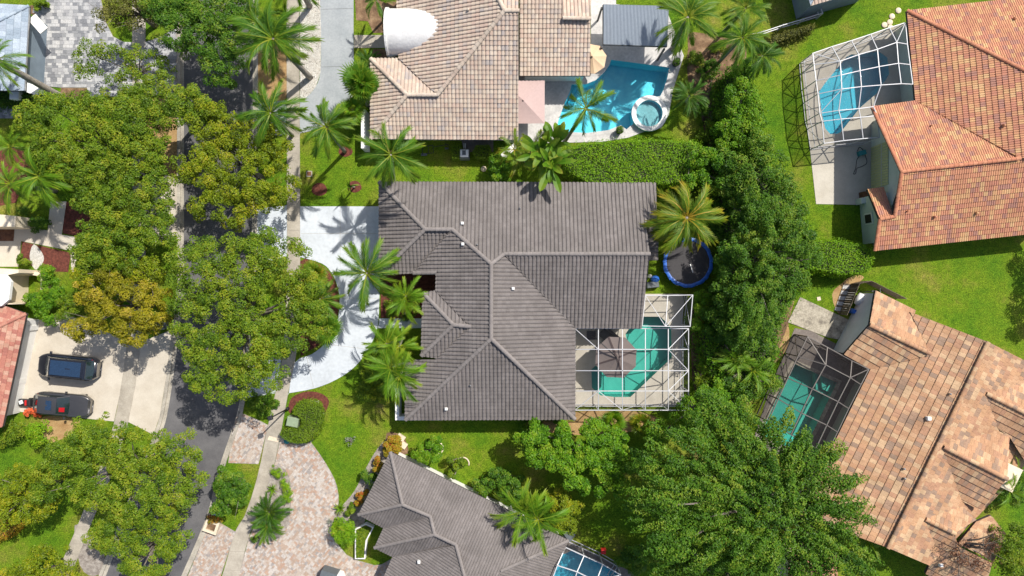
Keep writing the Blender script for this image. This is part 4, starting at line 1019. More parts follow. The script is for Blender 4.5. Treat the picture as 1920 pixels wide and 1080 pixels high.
# --- front beds of the grey house
for x, y, r in ((599, 355, 14.5), (665, 350, 13), (648, 283, 13), (722, 352, 9)): slab('mulch_ring', [(x + r * (1 + .06 * math.sin(3 * a)) * math.cos(a), y + r * 0.85 * math.sin(a)) for a in np.linspace(0, 6.1, 18)], 0.03, 'mulch')
slab('island_bed', smooth_poly([(563, 490), (600, 496), (622, 516), (633, 545), (635, 575), (627, 612), (610, 638), (575, 660), (563, 660), (563, 570)], 3), 0.03, 'mulch')
slab('entry_bed', [(714, 515), (800, 512), (818, 512), (818, 560), (795, 596), (714, 596)], 0.02, 'mulch')
slab('mulch_arc', smooth_poly([(541, 765), (548, 745), (575, 734), (603, 738), (617, 752), (610, 772), (602, 777), (598, 760), (575, 752), (555, 758), (545, 775)], 3), 0.03, 'mulch')
slab('edging_strip', smooth_poly([(604, 776), (608, 776), (601, 800), (585, 828), (582, 826), (597, 800)], 3), 0.05, 'walk')
# --- pink paver drives
pk1 = [(448, 772), (490, 790), (503, 797), (485, 870), (428, 868), (436, 805)]
pk2 = dd(smooth_poly([(527, 812), (527, 812), (555, 830), (583, 829), (583, 829), (600, 852), (620, 884), (632, 912), (635, 945), (625, 978), (622, 1000), (650, 1040), (690, 1056), (716, 1058), (770, 1030), (790, 1060), (770, 1110), (395, 1240), (447, 1085), (466, 1010), (489, 960), (512, 885)], 2))
pk3 = [(392, 968), (447, 1000), (437, 1010), (412, 1087), (365, 1230), (285, 1240), (350, 1085), (373, 1030)]
for i, q in enumerate((pk1, pk2, pk3)):
    d1 = slab('driveway_pink_pavers', q, 0.02, 'joint'); pavers(d1, q, 0.052, 'paver_pink', 0.17, 0.23, 0.9, 11 + i)
slab('sidewalk_patch_tan', [(505, 817), (524, 822), (522, 829), (502, 824)], 0.066, 'stone_lt')
isl = slab('driveway_island', smooth_poly([(512, 872), (535, 880), (545, 905), (546, 940), (540, 985), (520, 1010), (490, 1015), (478, 1000), (490, 960), (505, 900)], 3), 0.075, 'gray_bed')
slab('planting_bed_gray', smooth_poly([(735, 818), (752, 830), (735, 850), (715, 900), (690, 950), (680, 985), (650, 985), (628, 968), (640, 950), (665, 920), (685, 880), (710, 838)], 3), 0.02, 'gray_bed')
slab('flower_bed_soil', smooth_poly([(725, 812), (755, 818), (765, 850), (730, 850)], 3), 0.024, 'dirt')
# --- pool decks
slab('pool_deck', [(1060, 590), (1195, 590), (1195, 551), (1281, 551), (1278, 761), (1060, 761)], 0.03, 'deck', [main_pool])
slab('pool_deck', [(960, 140), (1108, 140), (1108, -60), (1155, -60), (1155, 8), (1250, 20), (1282, 105), (1262, 168), (1254, 215), (1240, 240), (1205, 248), (1178, 258), (1130, 266), (1040, 268), (950, 268)], 0.03, 'deck_gray', [blue_pool])
slab('pool_deck', zpx([(248, 462), (330, 400), (1010, 175), (1040, 180), (1300, 700), (1000, 1100), (860, 1540), (360, 1530), (312, 1100)]), 0.03, 'deck', [tr_pool])
slab('pool_deck', [(1490, 615), (1520, 620), (1635, 680), (1560, 830), (1510, 880), (1410, 830), (1440, 740)], 0.03, 'deck_dark', [br_pool])
slab('pool_deck', [(1020, 1120), (1030, 1040), (1060, 1010), (1190, 1075), (1200, 1130)], 0.03, 'deck_dark', [bt_pool])
slab('concrete_pad', [(1500, 557), (1592, 600), (1590, 640), (1550, 632), (1477, 604)], 0.05, 'old_slab')
# --- side yards
slab('leaf_litter', smooth_poly([(1300, 60), (1400, 90), (1370, 160), (1350, 280), (1330, 280), (1310, 200), (1290, 150), (1290, 90)], 3), 0.010, 'dirt')
slab('leaf_litter', smooth_poly([(1330, 270), (1360, 260), (1420, 300), (1480, 420), (1490, 560), (1440, 700), (1400, 760), (1310, 770), (1300, 560), (1370, 540), (1350, 400)], 3), 0.011, 'dirt')
slab('dry_strip', smooth_poly([(1080, 772), (1200, 772), (1240, 800), (1120, 815), (1040, 812), (985, 800), (1000, 790), (1078, 790)], 3), 0.012, 'straw')
slab('dry_strip', smooth_poly([(1438, 560), (1470, 580), (1480, 640), (1455, 680), (1420, 700), (1425, 620)], 3), 0.010, 'straw')
slab('side_path', [(865, 262), (925, 262), (925, 285), (870, 285)], 0.03, 'deck_dark')
slab('bare_soil', smooth_poly([(1560, 552), (1580, 530), (1600, 515), (1620, 520), (1600, 540), (1575, 590)], 3), 0.012, 'straw')

# ================================================================== HOUSES
# --- grey tiled house in the middle
hg = House('house', 'large grey tiled house beside the white driveway and trampoline', (930, 560), 2.9, 0.40, 'roll', 0.31, 0.335, 'tile_gray', 'tile_gray_o', 1)
hg.slope((711, 342), (1230, 343), [(711, 341), (1230, 343), (1231, 410), (1210, 412), (1218, 476), (945, 476), (921, 495), (848, 430), (797, 430)])
hg.slope((711, 341), (711, 515), [(711, 341), (797, 430), (711, 515)])
hg.slope((711, 515), (818, 515), [(711, 515), (797, 430), (848, 430), (775, 512)])
hg.slope((760, 673), (760, 787), [(848, 430), (921, 495), (921, 635), (760, 787), (760, 674), (818, 674), (882, 612), (817, 545), (818, 511), (775, 512)])
hg.slope((760, 787), (1078, 786), [(760, 787), (921, 635), (1078, 786)])
hg.slope((1078, 786), (1078, 615), [(921, 495), (945, 476), (1078, 615), (1078, 786), (921, 635)])
hg.slope((1078, 615), (1203, 615), [(945, 476), (1218, 476), (1203, 615), (1078, 615)])
hg.slope((799, 549), (900, 549), [(793, 549), (850, 609), (882, 612), (817, 545)], ze=3.95)
hg.slope((790, 555), (790, 665), [(793, 549), (850, 609), (790, 667)], ze=3.95)
hg.slope((790, 667), (820, 667), [(790, 667), (850, 609), (882, 612), (820, 671)], ze=3.95)
hg.slope((1235, 412), (1235, 488), [(1213, 412), (1235, 412), (1233, 488), (1214, 488)], ze=2.5, k=0.2)
hg.finish([[(711, 341), (797, 430), (848, 430), (921, 495), (921, 635), (1078, 786)], [(797, 430), (711, 515)], [(921, 495), (945, 476), (1218, 476)], [(921, 635), (760, 787)],
           [(793, 549), (850, 609), (882, 612)], [(850, 609), (790, 667)], [(775, 512), (818, 511)]])
hg.walls([(711, 341), (1230, 343), (1231, 410), (1216, 412), (1203, 615), (1078, 615), (1078, 787), (760, 787), (760, 672), (818, 672), (818, 512), (711, 515)], 'wall_white')
hg.walls([(795, 552), (855, 552), (855, 668), (795, 668)], 'wall_white', 0.5, 3.9, name='porch_wall')
hg.vents([(867, 419), (868, 458), (837, 766), (962, 541)]); hg.vents([(975, 391), (895, 459), (882, 722)], 'steel', 0.1)
# --- tan house
ht = House('house', 'tan tiled house with a white barrel-vault entrance', (880, 120), 2.9, 0.42, 'roll', 0.30, 0.36, 'tile_tan', 'tile_tan_o', 2)
ht.slope((695, 260), (972, 262), [(695, 260), (763, 178), (820, 178), (946, 20), (972, 20), (972, 262)])
ht.slope((695, 110), (695, 260), [(695, 110), (763, 178), (695, 260)])
ht.slope((695, 110), (748, 110), [(695, 110), (748, 110), (820, 178), (763, 178)])
ht.slope((742, 95), (742, -80), [(748, 110), (820, 178), (946, 20), (905, -60), (742, -60)])
ht.slope((960, -148), (1000, -148), [(946, 20), (972, 20), (972, -60), (905, -60)])
ht.slope((973, 142), (1107, 142), [(974, -60), (1055, -60), (1055, 34), (1107, 35), (1107, 142), (974, 142)], ze=2.8, k=0.30)
ht.slope((1055, -32), (1107, -32), [(1055, -32), (1108, -32), (1107, 35), (1055, 34)], ze=2.85)
ht.finish([[(695, 110), (763, 178), (820, 178), (946, 20), (972, 20)], [(763, 178), (695, 260)], [(946, 20), (905, -60)], [(1055, 34), (1107, 35)]])
ht.walls([(695, 110), (745, 110), (745, -60), (972, -60), (972, 262), (695, 260)], 'wall_white'); ht.walls([(975, -60), (1107, -60), (1107, 142), (975, 142)], 'wall_white', 0.4, 2.7, 'wing_wall')
ht.vents([(878, 20)], 'tile_tan_o', 0.16)
P = W(725, 55, 3.6); x0 = P.x; yc = W(725, 54, 3.6).y; R = 1.85; m = MB(); V = []; F = []; ns = 14; nl = 12
for i in range(nl + 1):
    for k in range(ns + 1):
        a = math.pi * k / ns; sx = x0 + (0.6 + 5.2 * math.sin(a) ** 0.75) * i / nl
        V.append((sx, yc + R * math.cos(a), 2.75 + R * 0.92 * math.sin(a) + 0.01 * math.sin(i * 3 + k * 5)))
    if i: F += [((i - 1) * (ns + 1) + k, (i - 1) * (ns + 1) + k + 1, i * (ns + 1) + k + 1, i * (ns + 1) + k) for k in range(ns)]
m.add(V, F, True); M['vault'] = surf('white_membrane', [(0.3, (0.62, 0.61, 0.60)), (0.7, (0.76, 0.75, 0.74))], 1.2, 6, 0.8, 0.03, 5, 0.08, 7)
vo = m.build('barrel_vault', M['vault'], ht.root)
m = MB()
for k in range(ns):
    a, b = math.pi * k / ns, math.pi * (k + 1) / ns
    m.bar((x0, yc + R * math.cos(a), 2.75 + R * .92 * math.sin(a)), (x0, yc + R * math.cos(b), 2.75 + R * .92 * math.sin(b)), 0.16, 0.22)
m.build('vault_trim', M['wall_white'], vo)
for s in (-1, 1): MB().box((x0 + 0.15, yc + s * (R - 0.15), 1.38), (0.35, 0.35, 2.74)).build('column', M['wall_white'], ht.root)
# --- terracotta house
hr = House('house', 'terracotta tiled house with yellow window shutters at the upper corner', (1800, 240), 2.8, 0.37, 'flat', 0.36, 0.40, 'tile_terra', 'ridge_terra_o', 3)
hr.kind = 'double'
hr.slope((1700, 20), (1880, 0), [(1700, 20), (1885, -1), (2000, -14), (2000, 172), (1920, 132)])
hr.slope((1700, 20), (1716, 189), [(1700, 20), (1920, 132), (2000, 172), (2000, 290), (1912, 297), (1716, 189)])
hr.slope((1634, 200), (1716, 189), [(1634, 200), (1716, 189), (1912, 297), (1690, 322)])
hr.slope((1640, 470), (1920, 440), [(1690, 322), (1912, 297), (2000, 288), (2000, 431), (1640, 470), (1649, 411), (1677, 406)])
hr.slope((1626, 355), (1657, 351), [(1626, 355), (1657, 351), (1676, 406), (1649, 411)], ze=2.75)
hr.finish([[(1700, 20), (1920, 132), (2000, 172)], [(1690, 322), (1912, 297)], [(1649, 411), (1677, 406)], [(1634, 200), (1690, 322)], [(1677, 406), (1690, 322)], [(1640, 470), (1649, 411)]], 300, imat=M['tile_terra_o'], R=0.13)
WR = [(1640, 203), (1720, 195), (1714, 30), (2000, 0), (2000, 425), (1652, 464), (1658, 420), (1668, 362)]
hr.walls([(1664, 206), (1722, 195), (1706, 28), (2000, -8), (2000, 428), (1664, 464)], 'wall_green', 0.3)
for p in hr.planes[2:4]: pass
a, b = W(1626, 268), W(1640, 355); d = (b - a).normalized(); nrm = Vector((d.y, -d.x, 0)) * (1 if d.y < 0 else -1)
if nrm.x > 0: nrm = -nrm
R0 = hr.at(1690, 322); gw = MB(); A3 = W(1646, 212, 2.7); B3 = W(1648, 460, 2.7)
gw.add([(R0.x - 0.2 + 0.45, R0.y, R0.z - 0.12), (R0.x + .25, A3.y - .3, 2.7), (R0.x + .25, A3.y - .3, 0), (R0.x + .25, W(1649, 411, 2.7).y, 0), (R0.x + .25, W(1649, 405, 2.7).y, 2.7)], [(0, 1, 2, 3, 4)]).build('gable_wall', M['wall_green'], hr.root)
for i, (ya, yb) in enumerate(((276, 352),)):
    pass
def wall_panel(px_a, px_b, z0, z1, off, name, mat, parent, n=1, gap=0.03, th=0.06):
    A, B = W(*px_a), W(*px_b); d = (B - A); L = d.length; d.normalize(); nn = Vector((-d.y, d.x, 0)); 
    if (A + nn).length > (A - nn).length: nn = -nn                 # toward the middle of the block
    for i in range(n):
        c = A + d * (L * (i + 0.5) / n) + nn * off; MB().box((c.x, c.y, (z0 + z1) / 2), (L / n - gap, th, z1 - z0), math.atan2(d.y, d.x)).build(name, M[mat], parent)
gx = R0.x + 0.25
for z0_, z1_ in ((0.15, 1.75), (1.85, 2.75)):
    y0, y1 = W(1630, 272, 1).y, W(1630, 352, 1).y
    for i in range(16): MB().box((gx - 0.05, y0 + (y1 - y0) * (i + .5) / 16, (z0_ + z1_) / 2), (0.06, abs(y1 - y0) / 16 - .05, z1_ - z0_)).build('shutter_panel', M['shutter'], hr.root)
MB().box((gx - 0.06, (y0 + y1) / 2, 1.8), (0.07, abs(y1 - y0), 0.09)).build('shutter_rail', M['alu_white'], hr.root)
ew = MB(); Q = [W(1611, 372), W(1640, 368), W(1660, 452), W(1618, 458)]; ew.prism(Q, 0, 2.66).build('extension_wall', M['wall_green'], hr.root)
fr = wall_panel; wall_panel((1613, 402), (1616, 424), 0.75, 1.95, 0.06, 'window_frame', 'wall_white', hr.root); wall_panel((1613.6, 405), (1615.6, 421), 0.9, 1.8, 0.11, 'window', 'dark', hr.root)
hr.vents([(1751, 407), (1829, 400), (1900, 36), (1880, 236)], 'tile_terra_o', 0.17); hr.vents([(1700, 396), (1744, 236)], 'tile_terra_o', 0.09)
# --- brown-blend house
hb = House('house', 'brown blend tiled house with black screened pool, turned at an angle', (1740, 820), 2.8, 0.36, 'flat', 0.34, 0.56, 'tile_blend', 'tile_blend_o', 4)
E = ((1632, 692), (1562, 834))
hb.slope(*E, [(1706, 585), (1852, 641), (1665, 1027), (1497, 966), (1562, 834), (1632, 692), (1732, 668), (1744, 663)])
hb.slope((1641, 545), (1716, 582), [(1641, 545), (1716, 582), (1706, 586), (1744, 663), (1630, 609)], k=0.42)
hb.slope((1582, 664), (1632, 692), [(1630, 609), (1744, 663), (1732, 668), (1632, 692), (1582, 664)], k=0.42)
hb.slope((2010, 720), (1830, 1100), [(1852, 641), (1975, 703), (1965, 830), (1742, 1060), (1665, 1027)], ze=1.37)
he = hb.planes[-1]
hb.gable(he, (1767, 836), (1888, 898), [[(1767, 822), (1800, 800), (1826, 788), (1892, 818), (1888, 898), (1770, 838)], [(1757, 850), (1770, 838), (1888, 898), (1838, 956), (1802, 938), (1764, 928)]], 0.52)
hb.gable(he, (1850, 738), (1990, 808), [[(1850, 738), (1990, 808), (1992, 740), (1900, 690)], [(1850, 738), (1990, 808), (1990, 900), (1920, 862), (1892, 818), (1853, 790)]], 0.52)
hb.gable(he, (1735, 973), (1790, 1000), [[(1735, 973), (1766, 932), (1802, 948), (1830, 975), (1790, 1000)], [(1735, 973), (1790, 1000), (1796, 1024), (1860, 1056), (1840, 1130), (1735, 1075), (1742, 1060)]], 0.52)
hb.slope((1885, 1000), (1860, 1060), [(1830, 978), (1858, 966), (1885, 1000), (1862, 1052), (1796, 1020)], ze=2.6, k=0.2)
hb.finish([[(1852, 641), (1665, 1027)], [(1630, 609), (1744, 663)], [(1770, 838), (1888, 898)], [(1850, 738), (1990, 808)], [(1735, 973), (1790, 1000)]], 300, imat=M['tile_blend_o'], R=0.15)
hb.walls([(1706, 590), (1850, 648), (1950, 700), (1915, 800), (1742, 1035), (1665, 1018), (1500, 962), (1632, 700)], 'wall_cream', 0.6, 2.0)
hb.walls([(1643, 548), (1712, 584), (1740, 660), (1640, 690), (1586, 664)], 'wall_white', 0.35, 2.75, 'wing_wall')
gA, gB, gR = W(1586, 664, 2.8), W(1643, 550, 2.8), hb.at(1630, 609)
MB().add([(gA.x + .25, gA.y, 0), (gB.x + .25, gB.y, 0), (gB.x + .25, gB.y, 2.75), (gR.x + .25, gR.y, gR.z - 0.1), (gA.x + .25, gA.y, 2.75)], [(4, 3, 2, 1, 0)]).build('gable_wall', M['wall_white'], hb.root)
MB().box(W(1830, 870, 0) + Vector((0, 0, 1.6)), (2.6, 2.0, 3.2), -0.45).build('bay_wall', M['wall_cream'], hb.root)
hb.vents([(1739, 784)], 'white_pl', 0.3); hb.vents([(1693, 878), (1694, 896), (1779, 738)], 'steel', 0.12); hb.vents([(1762, 1058)], 'white_pl', 0.25)
# --- plain grey house at the bottom
hp = House('house', 'plain grey-brown tiled house beside the pink paver driveway', (860, 1010), 2.8, 0.40, 'barrel', 0.22, 0.36, 'tile_gray', 'tile_gray_o', 5)
N0 = ((732, 847), (960, 957))
hp.slope(*N0, [(732, 847), (1066, 1013), (940, 1070), (900, 1180), (890, 1150), (855, 1021), (815, 1002), (807, 968), (755, 946)])
hp.slope((732, 847), (672, 965), [(732, 847), (755, 946), (672, 965)])
hp.slope((672, 965), (719, 990), [(672, 965), (755, 946), (807, 968), (719, 990)])
hp.slope((719, 990), (702, 1027), [(807, 968), (815, 1002), (702, 1027), (719, 990)])
hp.slope((702, 1027), (736, 1044), [(702, 1027), (815, 1002), (855, 1021), (736, 1044)])
hp.slope((736, 1044), (715, 1090), [(736, 1044), (855, 1021), (890, 1150), (690, 1150)])
hp.slope((1066, 1013), (1030, 1090), [(1066, 1013), (1010, 1140), (900, 1180), (940, 1070)])
hp.finish([[(732, 847), (755, 946), (807, 968), (815, 1002), (855, 1021), (890, 1150)], [(755, 946), (672, 965)], [(815, 1002), (702, 1027)], [(1066, 1013), (940, 1070)]], R=0.12)
hp.walls([(732, 847), (1066, 1013), (1010, 1140), (690, 1150), (736, 1044), (702, 1027), (719, 990), (672, 965)], 'wall_white', 0.5); hp.vents([(786, 1052)], 'white_pl', 0.22)
# --- red-roof house on the left, blue-grey house in the corner, cream walls between
hd = House('house', 'red tiled house with white garage doors facing the cream driveway', (-20, 690), 2.8, 0.38, 'flat', 0.34, 0.36, 'tile_red', 'tile_red_o', 6)
hd.slope((50, 588), (5, 800), [(50, 588), (5, 800), (-110, 830), (-60, 640)])
hd.slope((50, 588), (-60, 565), [(50, 588), (-60, 640), (-150, 600), (-60, 563), (10, 574)])
hd.finish([[(50, 588), (-60, 640)]], R=0.12)
hd.walls([(50, 588), (5, 800), (-130, 800), (-130, 560)], 'wall_white', 0.75)
GA, GB = (66, 616), (31, 768)
for t0_, t1_ in ((0.02, 0.60), (0.66, 0.97)):
    for z in range(5):
        wall_panel((GA[0] + (GB[0] - GA[0]) * t0_, GA[1] + (GB[1] - GA[1]) * t0_), (GA[0] + (GB[0] - GA[0]) * t1_, GA[1] + (GB[1] - GA[1]) * t1_), 0.05 + z * 0.46, 0.05 + (z + 1) * 0.46 - 0.02, 0.05, 'garage_door_panel', 'wall_white', hd.root, 8 if t0_ < .5 else 4, 0.02)
for t in (0.63, 1.0, -0.02): c = W(GA[0] + (GB[0] - GA[0]) * t, GA[1] + (GB[1] - GA[1]) * t); MB().box((c.x + 0.06, c.y, 1.35), (0.5, 0.4, 2.7), -0.2).build('garage_pillar', M['wall_white'], hd.root)
hs = House('house', 'blue-grey slate roofed house beside the gray paver driveway', (-20, 80), 2.9, 0.42, 'flat', 0.42, 0.48, 'tile_slate', 'tile_slate_o', 7)
hs.slope((55, 11), (46, 170), [(55, 11), (46, 170), (-90, 170), (-90, 84)])
hs.slope((55, 11), (0, 8), [(55, 11), (-90, 84), (-140, 40), (-140, 4), (0, 8)])
hs.finish([[(55, 11), (-90, 84)]], R=0.10)
hs.walls([(50, 16), (41, 166), (-140, 166), (-140, 10)], 'wall_blue', 0.25)
wall_panel((76, 58), (70, 140), 0.05, 2.3, 0.06, 'garage_door', 'wall_blue', hs.root); 
MB().bar(W(54, 14, 2.9), W(46, 170, 2.9), 0.14, 0.14).build('gutter', M['steel'], hs.root)
for (a, b) in (((60, 32), (83, 58)), ((48, 163), (74, 172))):
    p, q = W(*a, 2.5), W(*b, 2.3); MB().bar(p, q, 0.75, 0.12).build('entry_canopy', M['wall_white'], hs.root)
c = W(55, 188); MB().box((c.x, c.y, 0.9), (0.8, 0.8, 1.8), bev=0.05).build('gate_pier', M['wall_white'], hs.root)
hc = thing('courtyard_house', 'cream stucco house with octagonal bay window and walled courtyard', 'house', W(10, 530))
MB().prism(PX([(-60, 500), (48, 506), (48, 512), (22, 517), (20, 566), (44, 570), (-60, 572)], 2.0), 0, 2.8).build('wall', M['wall_cream'], hc)
MB().prism(PX([(49, 507), (82, 512), (82, 548), (76, 548), (76, 518), (49, 514)], 1.0), 0, 1.0).build('courtyard_wall', M['wall_cream'], hc)
MB().prism(PX([(-30, 514), (10, 514), (22, 528), (18, 562), (4, 574), (-30, 574)], 3.1), 2.9, 3.2).build('bay_roof', M['wall_white'], hc)
MB().prism(PX([(22, 521), (43, 525), (41, 560), (20, 563)], 0.0), 0.01, 0.06).build('courtyard_floor', M['brown_wood'], hc)
MB().prism(PX([(-60, 396), (30, 405), (28, 425), (-60, 425)], 2.6), 0, 2.6).build('entry_wall', M['wall_cream'], hc)
wall_panel((5, 437), (28, 437), 0.05, 1.9, -0.35, 'front_door', 'brown_wood', hc)
MB().prism(PX([(-60, 428), (28, 428), (26, 452), (-60, 452)], 0.0), 0.0, 0.06).build('door_step', M['brown_wood'], hc)
hn = thing('neighbour_house', 'pale tiled house corner behind the white rail fence', 'house', W(1560, -50))
MB().prism(PX([(1522, 9), (1640, -24), (1700, -140), (1560, -150), (1500, -90)], 3.0), 0, 3.0).build('wall', M['wall_blue'], hn)
nr = Plane((1520, 11), (1640, -24), 3.05, 0.35, [(1520, 11), (1640, -24), (1660, -80), (1560, -70)])
r = lay_tiles(nr, 'barrel', 0.30, 0.36, np.random.default_rng(9)); o = np_obj('roof_tile_field', r[0], r[1], M['tile_tan'], hn, r[2]); o['kind'] = 'stuff'
nr2 = Plane((1520, 11), (1498, -60), 3.05, 0.35, [(1520, 11), (1560, -70), (1545, -100), (1490, -90)])
r = lay_tiles(nr2, 'barrel', 0.30, 0.36, np.random.default_rng(9)); o = np_obj('roof_tile_field', r[0], r[1], M['tile_slate'], hn, r[2]); o['kind'] = 'stuff'
MB().prism(PX([(1503, 14), (1524, 8), (1531, 34), (1512, 40)]), 0, 0.06).build('side_slab', M['deck_dark'], hn)  # concrete slab, the shade lying on it put into its dark colour
hq = thing('neighbour_house', 'red-brown barrel tiled roof glimpsed under the big dark tree', 'house', W(1520, 1100))
nr = Plane((1480, 1040), (1560, 1050), 2.8, 0.35, [(1478, 1034), (1570, 1042), (1570, 1160), (1478, 1160)])
r = lay_tiles(nr, 'barrel', 0.34, 0.36, np.random.default_rng(9)); o = np_obj('roof_tile_field', r[0], r[1], M['tile_red'], hq, r[2]); o['kind'] = 'stuff'
MB().prism(PX([(1482, 1042), (1565, 1050), (1565, 1150), (1482, 1150)], 2.7), 0, 2.75).build('wall', M['wall_cream'], hq)

# ================================================================== SCREEN ROOMS
xs = [1078, 1122, 1167, 1210, 1253, 1291]; ys = [616, 655, 695, 733, 769]
nd = [[(x, y) for x in xs] for y in ys]; zz = [[2.75 if r in (0, 4) or c in (0, 5) else 3.55 for c in range(6)] for r in range(5)]
screen_room('white framed pool screen enclosure attached to the grey house', nd, zz, [(0, 5), (1, 5), (2, 5), (3, 5), (4, 5), (4, 4), (4, 3), (4, 2), (4, 1), (4, 0)],
            diag=[((0, 0), (1, 1)), ((0, 5), (1, 4)), ((1, 4), (2, 5)), ((3, 4), (2, 5)), ((3, 4), (4, 5)), ((3, 1), (4, 0)), ((3, 1), (4, 2)), ((3, 3), (4, 3))], braces=(0, 3, 6))
nd = [[(1210, 554), (1252, 554), (1299, 553)], [(1204, 611), (1248, 612), (1294, 612)]]; zz = [[2.75] * 3, [3.0, 3.2, 2.9]]
screen_room('small white framed screen bay north of the teal pool', nd, zz, [(0, 0), (0, 1), (0, 2), (1, 2)], diag=[((0, 0), (1, 1)), ((0, 2), (1, 1))], braces=(2,))
z = lambda *p: [(1440 + a / 4, b / 4) if a else None for a, b in p]
nd = [z((335, 400), (480, 350), (625, 305), (768, 258), (910, 208), (1030, 170)), z((345, 485), (540, 460), (680, 410), (820, 370), (965, 318), (1045, 332)),
      z((360, 605), (548, 563), (690, 530), (832, 500), (978, 475), (1065, 485)), z((374, 705), (553, 668), (700, 650), (848, 638), (998, 628), (1085, 632)),
      z((388, 850), (530, 828), (680, 815), (790, 800)), z((405, 910), (548, 893), (693, 880), (820, 868)), z((420, 1075), (567, 1055), (713, 1040), (835, 1030))]
zz = [[2.6] * 6, [2.7, 3.6, 3.6, 3.6, 3.6, 3.0], [2.8, 3.7, 3.7, 3.7, 3.7, 3.0], [2.8, 3.7, 3.7, 3.7, 3.7, 3.0], [2.8, 3.3, 3.3, 3.2], [2.8, 3.2, 3.2, 3.1], [2.6, 2.7, 2.7, 2.7]]
screen_room('tall white framed screen room attached to the terracotta roofed house', nd, zz, [(0, 5), (0, 4), (0, 3), (0, 2), (0, 1), (0, 0), (1, 0), (2, 0), (3, 0), (4, 0), (5, 0), (6, 0), (6, 1), (6, 2), (6, 3)],
            diag=[((0, 0), (1, 1)), ((0, 5), (1, 4)), ((3, 1), (4, 0)), ((3, 4), (3, 5))], screen='screen_mid', braces=(5, 8, 10))
nd = [[(1514, 631), (1551, 651), (1597, 676), (1629, 692)], [(1496, 668), (1548, 684), (1594, 708), (1614, 721)], [(1477, 709), (1523, 729), (1571, 753), (1591, 766)], [(1459, 748), (1502, 774), (1550, 797), (1570, 810)], [(1440, 790), (1483, 815), (1530, 840), (1549, 853)]]
zz = [[2.6, 2.7, 2.7, 2.9]] + [[2.6, 3.5, 3.5, 3.0]] * 4
screen_room('black mesh screen room with bronze beams beside the brown blend roof', nd, zz, [(0, 3), (0, 2), (0, 1), (0, 0), (1, 0), (2, 0), (3, 0), (4, 0)], beam='alu_gray', screen='screen_dark', diag=[((0, 0), (1, 1)), ((0, 3), (1, 2))], braces=(3, 4), w=0.08)
nd = [[(1060, 1026), (1095, 1042), (1130, 1058), (1164, 1078)], [(1045, 1060), (1082, 1072), (1118, 1090), (1150, 1108)], [(1030, 1100), (1070, 1112), (1105, 1128), (1138, 1142)]]
screen_room('screen room over the blue pool at the bottom edge of the picture', nd, [[2.6] * 4, [3.3] * 4, [3.3] * 4], [(0, 0), (0, 1), (0, 2), (0, 3), (1, 3)], beam='alu_white', screen='screen_mid', diag=[((0, 3), (1, 2))], w=0.07)

# ================================================================== THINGS IN THE YARDS
car('black SUV with a glass roof coloured like reflected blue sky on the cream driveway', 139, 686, (-1, -0.10), 5.0, 2.02, 'car_black', 'suv')
car('grey sports sedan with sunroof parked below the black SUV', 126, 756, (1, 0.085), 4.75, 1.95, 'car_gray', 'sedan')
umbrella('taupe octagonal cantilever umbrella over the teal pool edge', 1155, 670, 2.75, 41, 8, 'taupe', 'strap', (-1.7, 1.6), 0.55, 0.35)
umbrella('square rose-taupe umbrella half under the tan roof', 981, 191, 2.45, 57, 4, 'rose', None, (0, 0), 0.5, math.pi / 4)
umbrella('beige market umbrella beside the corrugated pergola', 1109, 110, 2.4, 29, 8, 'beige', None, (0, 0), 0.55, 0.2)
# trampoline
c = W(1290, 492, 0.8); t = thing('trampoline', 'round black trampoline with a blue padded rim', 'trampoline', (c.x, c.y, 0)); r = 47 / KP * (H - .8) / H
MB().lathe((c.x, c.y, 0.78), [(r * 0.97, -0.02), (r * 0.80, 0.0), (r * 0.4, -0.03), (0.02, -0.05)], 40).build('jumping_mat', M['mat_black'], t)
for i in range(8):
    m = MB(); V = []; F = []
    for j in range(7):
        a = 2 * math.pi * (i + j / 6 * 0.985) / 8; w = 0.045 * math.sin(j * 1.7 + i)
        V += [(c.x + (r * 0.855 + w * .4) * math.cos(a), c.y + (r * 0.855 + w * .4) * math.sin(a), 0.81), (c.x + (r * 0.94) * math.cos(a), c.y + r * 0.94 * math.sin(a), 0.87), (c.x + (r + w) * math.cos(a), c.y + (r + w) * math.sin(a), 0.80)]
        if j: F += [((j - 1) * 3 + k, (j - 1) * 3 + k + 1, j * 3 + k + 1, j * 3 + k) for k in (0, 1)]
    m.add(V, [f[::-1] for f in F], True).build('rim_pad', M['blue_pad'], t)
    a = 2 * math.pi * (i + .5) / 8; MB().tube([(c.x + r * math.cos(a), c.y + r * math.sin(a), 0), (c.x + r * math.cos(a), c.y + r * math.sin(a), 0.8)], 0.025, 6).build('leg', M['steel'], t)
MB().box((c.x + 0.3, c.y - 0.5, 0.80), (0.07, 0.75, 0.03), 0.3).solo('foam_bar', M['white_pl'], 'thin white bar lying on the trampoline mat', 'bar')
# clutter at the corner of the grey house
MB().box(W(1222, 534) + Vector((0, 0, .3)), (1.0, 0.5, 0.6), 0.1, 0.04).solo('storage_box', M['gray_pl'], 'dark storage box against the grey house wall', 'box')
m = MB(); m.lathe(W(1227, 524), [(0.0, 0), (0.34, 0.05), (0.36, 0.35), (0.24, 0.6), (0.08, 0.72), (0.02, 0.74)], 9); m.solo('blue_bag', M['blue_pad'], 'crumpled blue bag by the grey house corner', 'bag')
m = MB(); m.lathe(W(1217, 518), [(0.14, 0), (0.15, 0.5), (0.10, 0.62), (0.05, 0.66)], 10); m.solo('white_jug', M['white_pl'], 'white jug beside the blue bag', 'jug')
